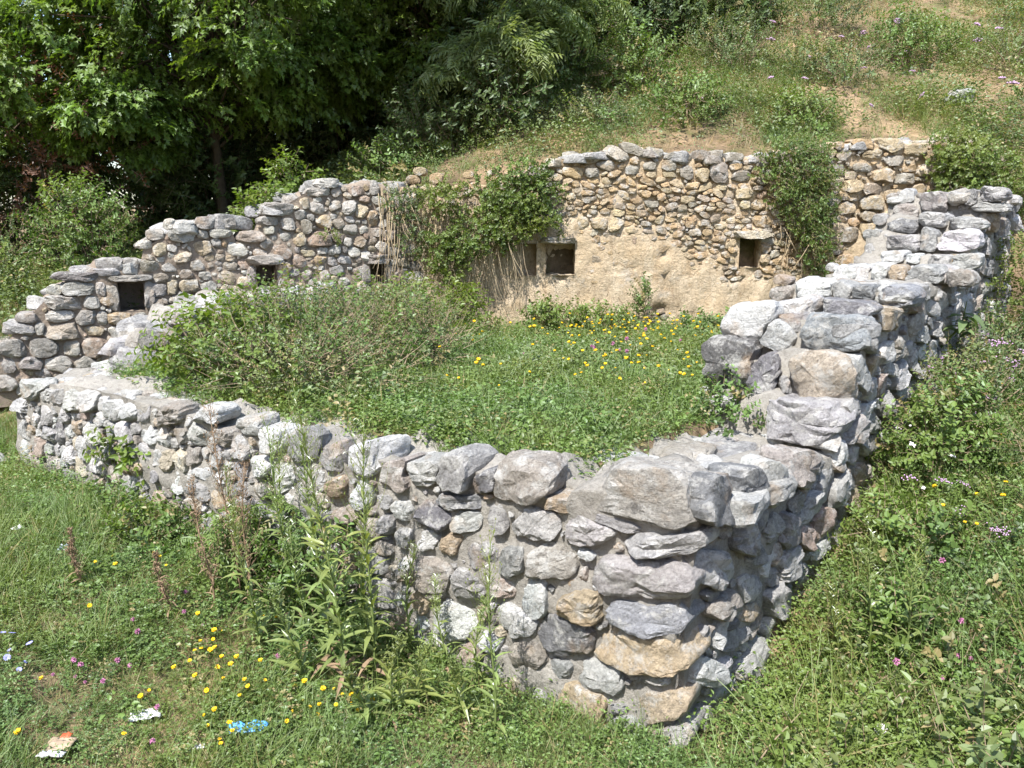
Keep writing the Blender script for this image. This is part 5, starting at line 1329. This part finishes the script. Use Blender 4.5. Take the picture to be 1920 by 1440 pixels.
W_ += [(-1.45, 4.15, .85, 50, (-.1, .0), 'bushy weed before the withered stalks', 1.1), (-1.38, 4.6, 1.1, 56, (-.05, .1), 'tall weed against the front wall behind the withered stalks', 1.1), (-.2, 3.85, .55, 34, (.05, .05), 'thin weed against the front wall left of the slim corner weed', .9),
       (-.72, 3.58, .38, 34, (-.1, -.1), 'low arching weed in front of the tallest weed', 1.3), (-1.75, 4.85, .8, 40, (-.1, .05), 'weed at the foot of the front wall behind the tallest withered stalk', 1.)]
for x, y, h, n_, ln, lab, bs in W_: tall_weed(lab, on(x, y), h, n_, ln, bushy=bs)
for x, y, h, n_, ln, lab in [(1.83, 3.75, .8, 34, (.0, .1), 'tall weed standing on the slope right of the corner'), (1.98, 3.68, .72, 30, (.05, .05), 'second tall weed on the right slope, farther from the wall'),
                             (1.72, 3.85, .5, 26, (-.08, 0), 'short weed between the right wall and the tall slope weeds')]:
    tall_weed(lab, on(x, y), h, n_, ln, group='tall weeds on the right slope', bushy=.95)
for x, y, h, n_, ln, lab in [(-1.68, 4.55, 1.25, 46, (-.12, .05), 'tallest brown withered stalk left of the green weeds'), (-1.58, 4.45, 1.0, 40, (.02, .0), 'brown withered stalk beside the tallest one'),
                             (-1.78, 4.4, .85, 34, (-.1, .05), 'leaning brown withered stalk on the left of its group'), (-2.0, 4.3, .42, 20, (-.06, 0), 'thin brown withered stalk standing alone in the meadow'),
                             (-2.62, 4.5, .4, 14, (-.03, 0), 'small dry stalk at the left of the meadow')]:
    tall_weed(lab, on(x, y), h, n_, ln, 'withered_stalk', 'withered stalks in the meadow', .6, True)
def mullein():
    p = C + uR*4.3 + nR*.12; t = thing('mullein_plant', 'pale mullein rosette growing from the right wall', 'plant', (p[0], p[1], 1.5))
    m = weed_leaf_mesh(.33, .085, .7, M_SAGE, 0.)
    for k in range(11):
        lf = link('leaf', m, t, (0, 0, .02*k)); lf.rotation_euler = (rd.gauss(0, .2), -.5+.12*k*.6, k*2.4); s_ = .6+.5*rd.random(); lf.scale = (s_, s_, s_)
    mb = MB(); mb.tube([(-.1, .1, -.1), (0, 0, .1), (.02, 0, .3)], .012, 6); link('stem', mb.build('stem', M_STEM), t)
mullein()

def crumple(name, label, p, sx, sy, hgt, mat, rz, sd, n=14):
    g = np.linspace(-1, 1, n); X, Y = np.meshgrid(g, g); r_ = np.random.default_rng(sd)
    e = 1-.25*vn(X, Y, 1.7, sd)*np.maximum(np.abs(X), np.abs(Y))
    x = X*e*sx/2 + .06*sx*(vn(X, Y, 3, sd+1)-.5); y = Y*e*sy/2 + .1*sy*(vn(X, Y, 3, sd+2)-.5)
    z = hgt*(np.abs(vn(X, Y, 2.4, sd+3)-.5)*2 + .6*np.abs(vn(X, Y, 5.5, sd+4)-.5)*2)*(1-.6*np.maximum(np.abs(X), np.abs(Y))**2)+.02
    i_ = np.arange(n*n).reshape(n, n); q = np.stack([i_[:-1, :-1], i_[:-1, 1:], i_[1:, 1:], i_[1:, :-1]], -1).reshape(-1, 4)
    m = mesh_from(name, np.stack([x, y, z], -1).reshape(-1, 3), q, mat, False); o = link(name, m, None, p); o.rotation_euler = (0, 0, rz)
    md = o.modifiers.new('thickness', 'SOLIDIFY'); md.thickness = .0015
    return tag(o, label, 'litter')
M_BAG = plain('blue_plastic', (.10, .36, .72), .3, .5, var=.2); M_PAPER = plain('white_wrapper', (.55, .55, .56), .45, .4, var=.3, scale=60); M_TAN = plain('brown_wrapper', (.36, .27, .19), .5, .4)
M_REDP = plain('red_print', (.55, .10, .04), .5, .4); M_PALE = plain('pale_blue_wrapper', (.5, .6, .72), .4, .4)
crumple('plastic_bag', 'crumpled bright blue plastic bag scrap lying in the meadow', on(*P_LIT[0], .02), .20, .09, .035, M_BAG, .12, 3)
crumple('wrapper', 'crumpled white wrapper in the grass left of the blue bag', on(*P_LIT[1], .012), .15, .085, .03, M_PAPER, .35, 8)
crumple('wrapper', 'small white paper scrap below the blue bag', on(*P_LIT[2], .015), .075, .03, .02, M_PAPER, .3, 12, 9)
crumple('wrapper', 'pale bluish wrapper scrap in the meadow near the far left', on(*P_LIT[4], .015), .08, .07, .035, M_PALE, .2, 15, 9)
crumple('wrapper', 'white scrap half hidden in the grass by the left edge', on(*P_LIT[5], .012), .08, .05, .025, M_PAPER, .9, 19, 9)
pk = thing('snack_packet', 'brown and white snack packet with a red corner at the bottom left', 'litter', on(*P_LIT[3], .03))
for nm, sx, sy, oy, mt, sd in (('packet_front', .13, .10, .03, M_TAN, 21), ('white_band', .13, .045, -.04, M_PAPER, 23), ('red_corner', .05, .04, .085, M_REDP, 25)):
    o = crumple(nm, 'x', (0, oy, 0), sx, sy, .02, mt, 0., sd, 9)
    for k in ('label', 'category'): del o[k]
    o.parent = pk
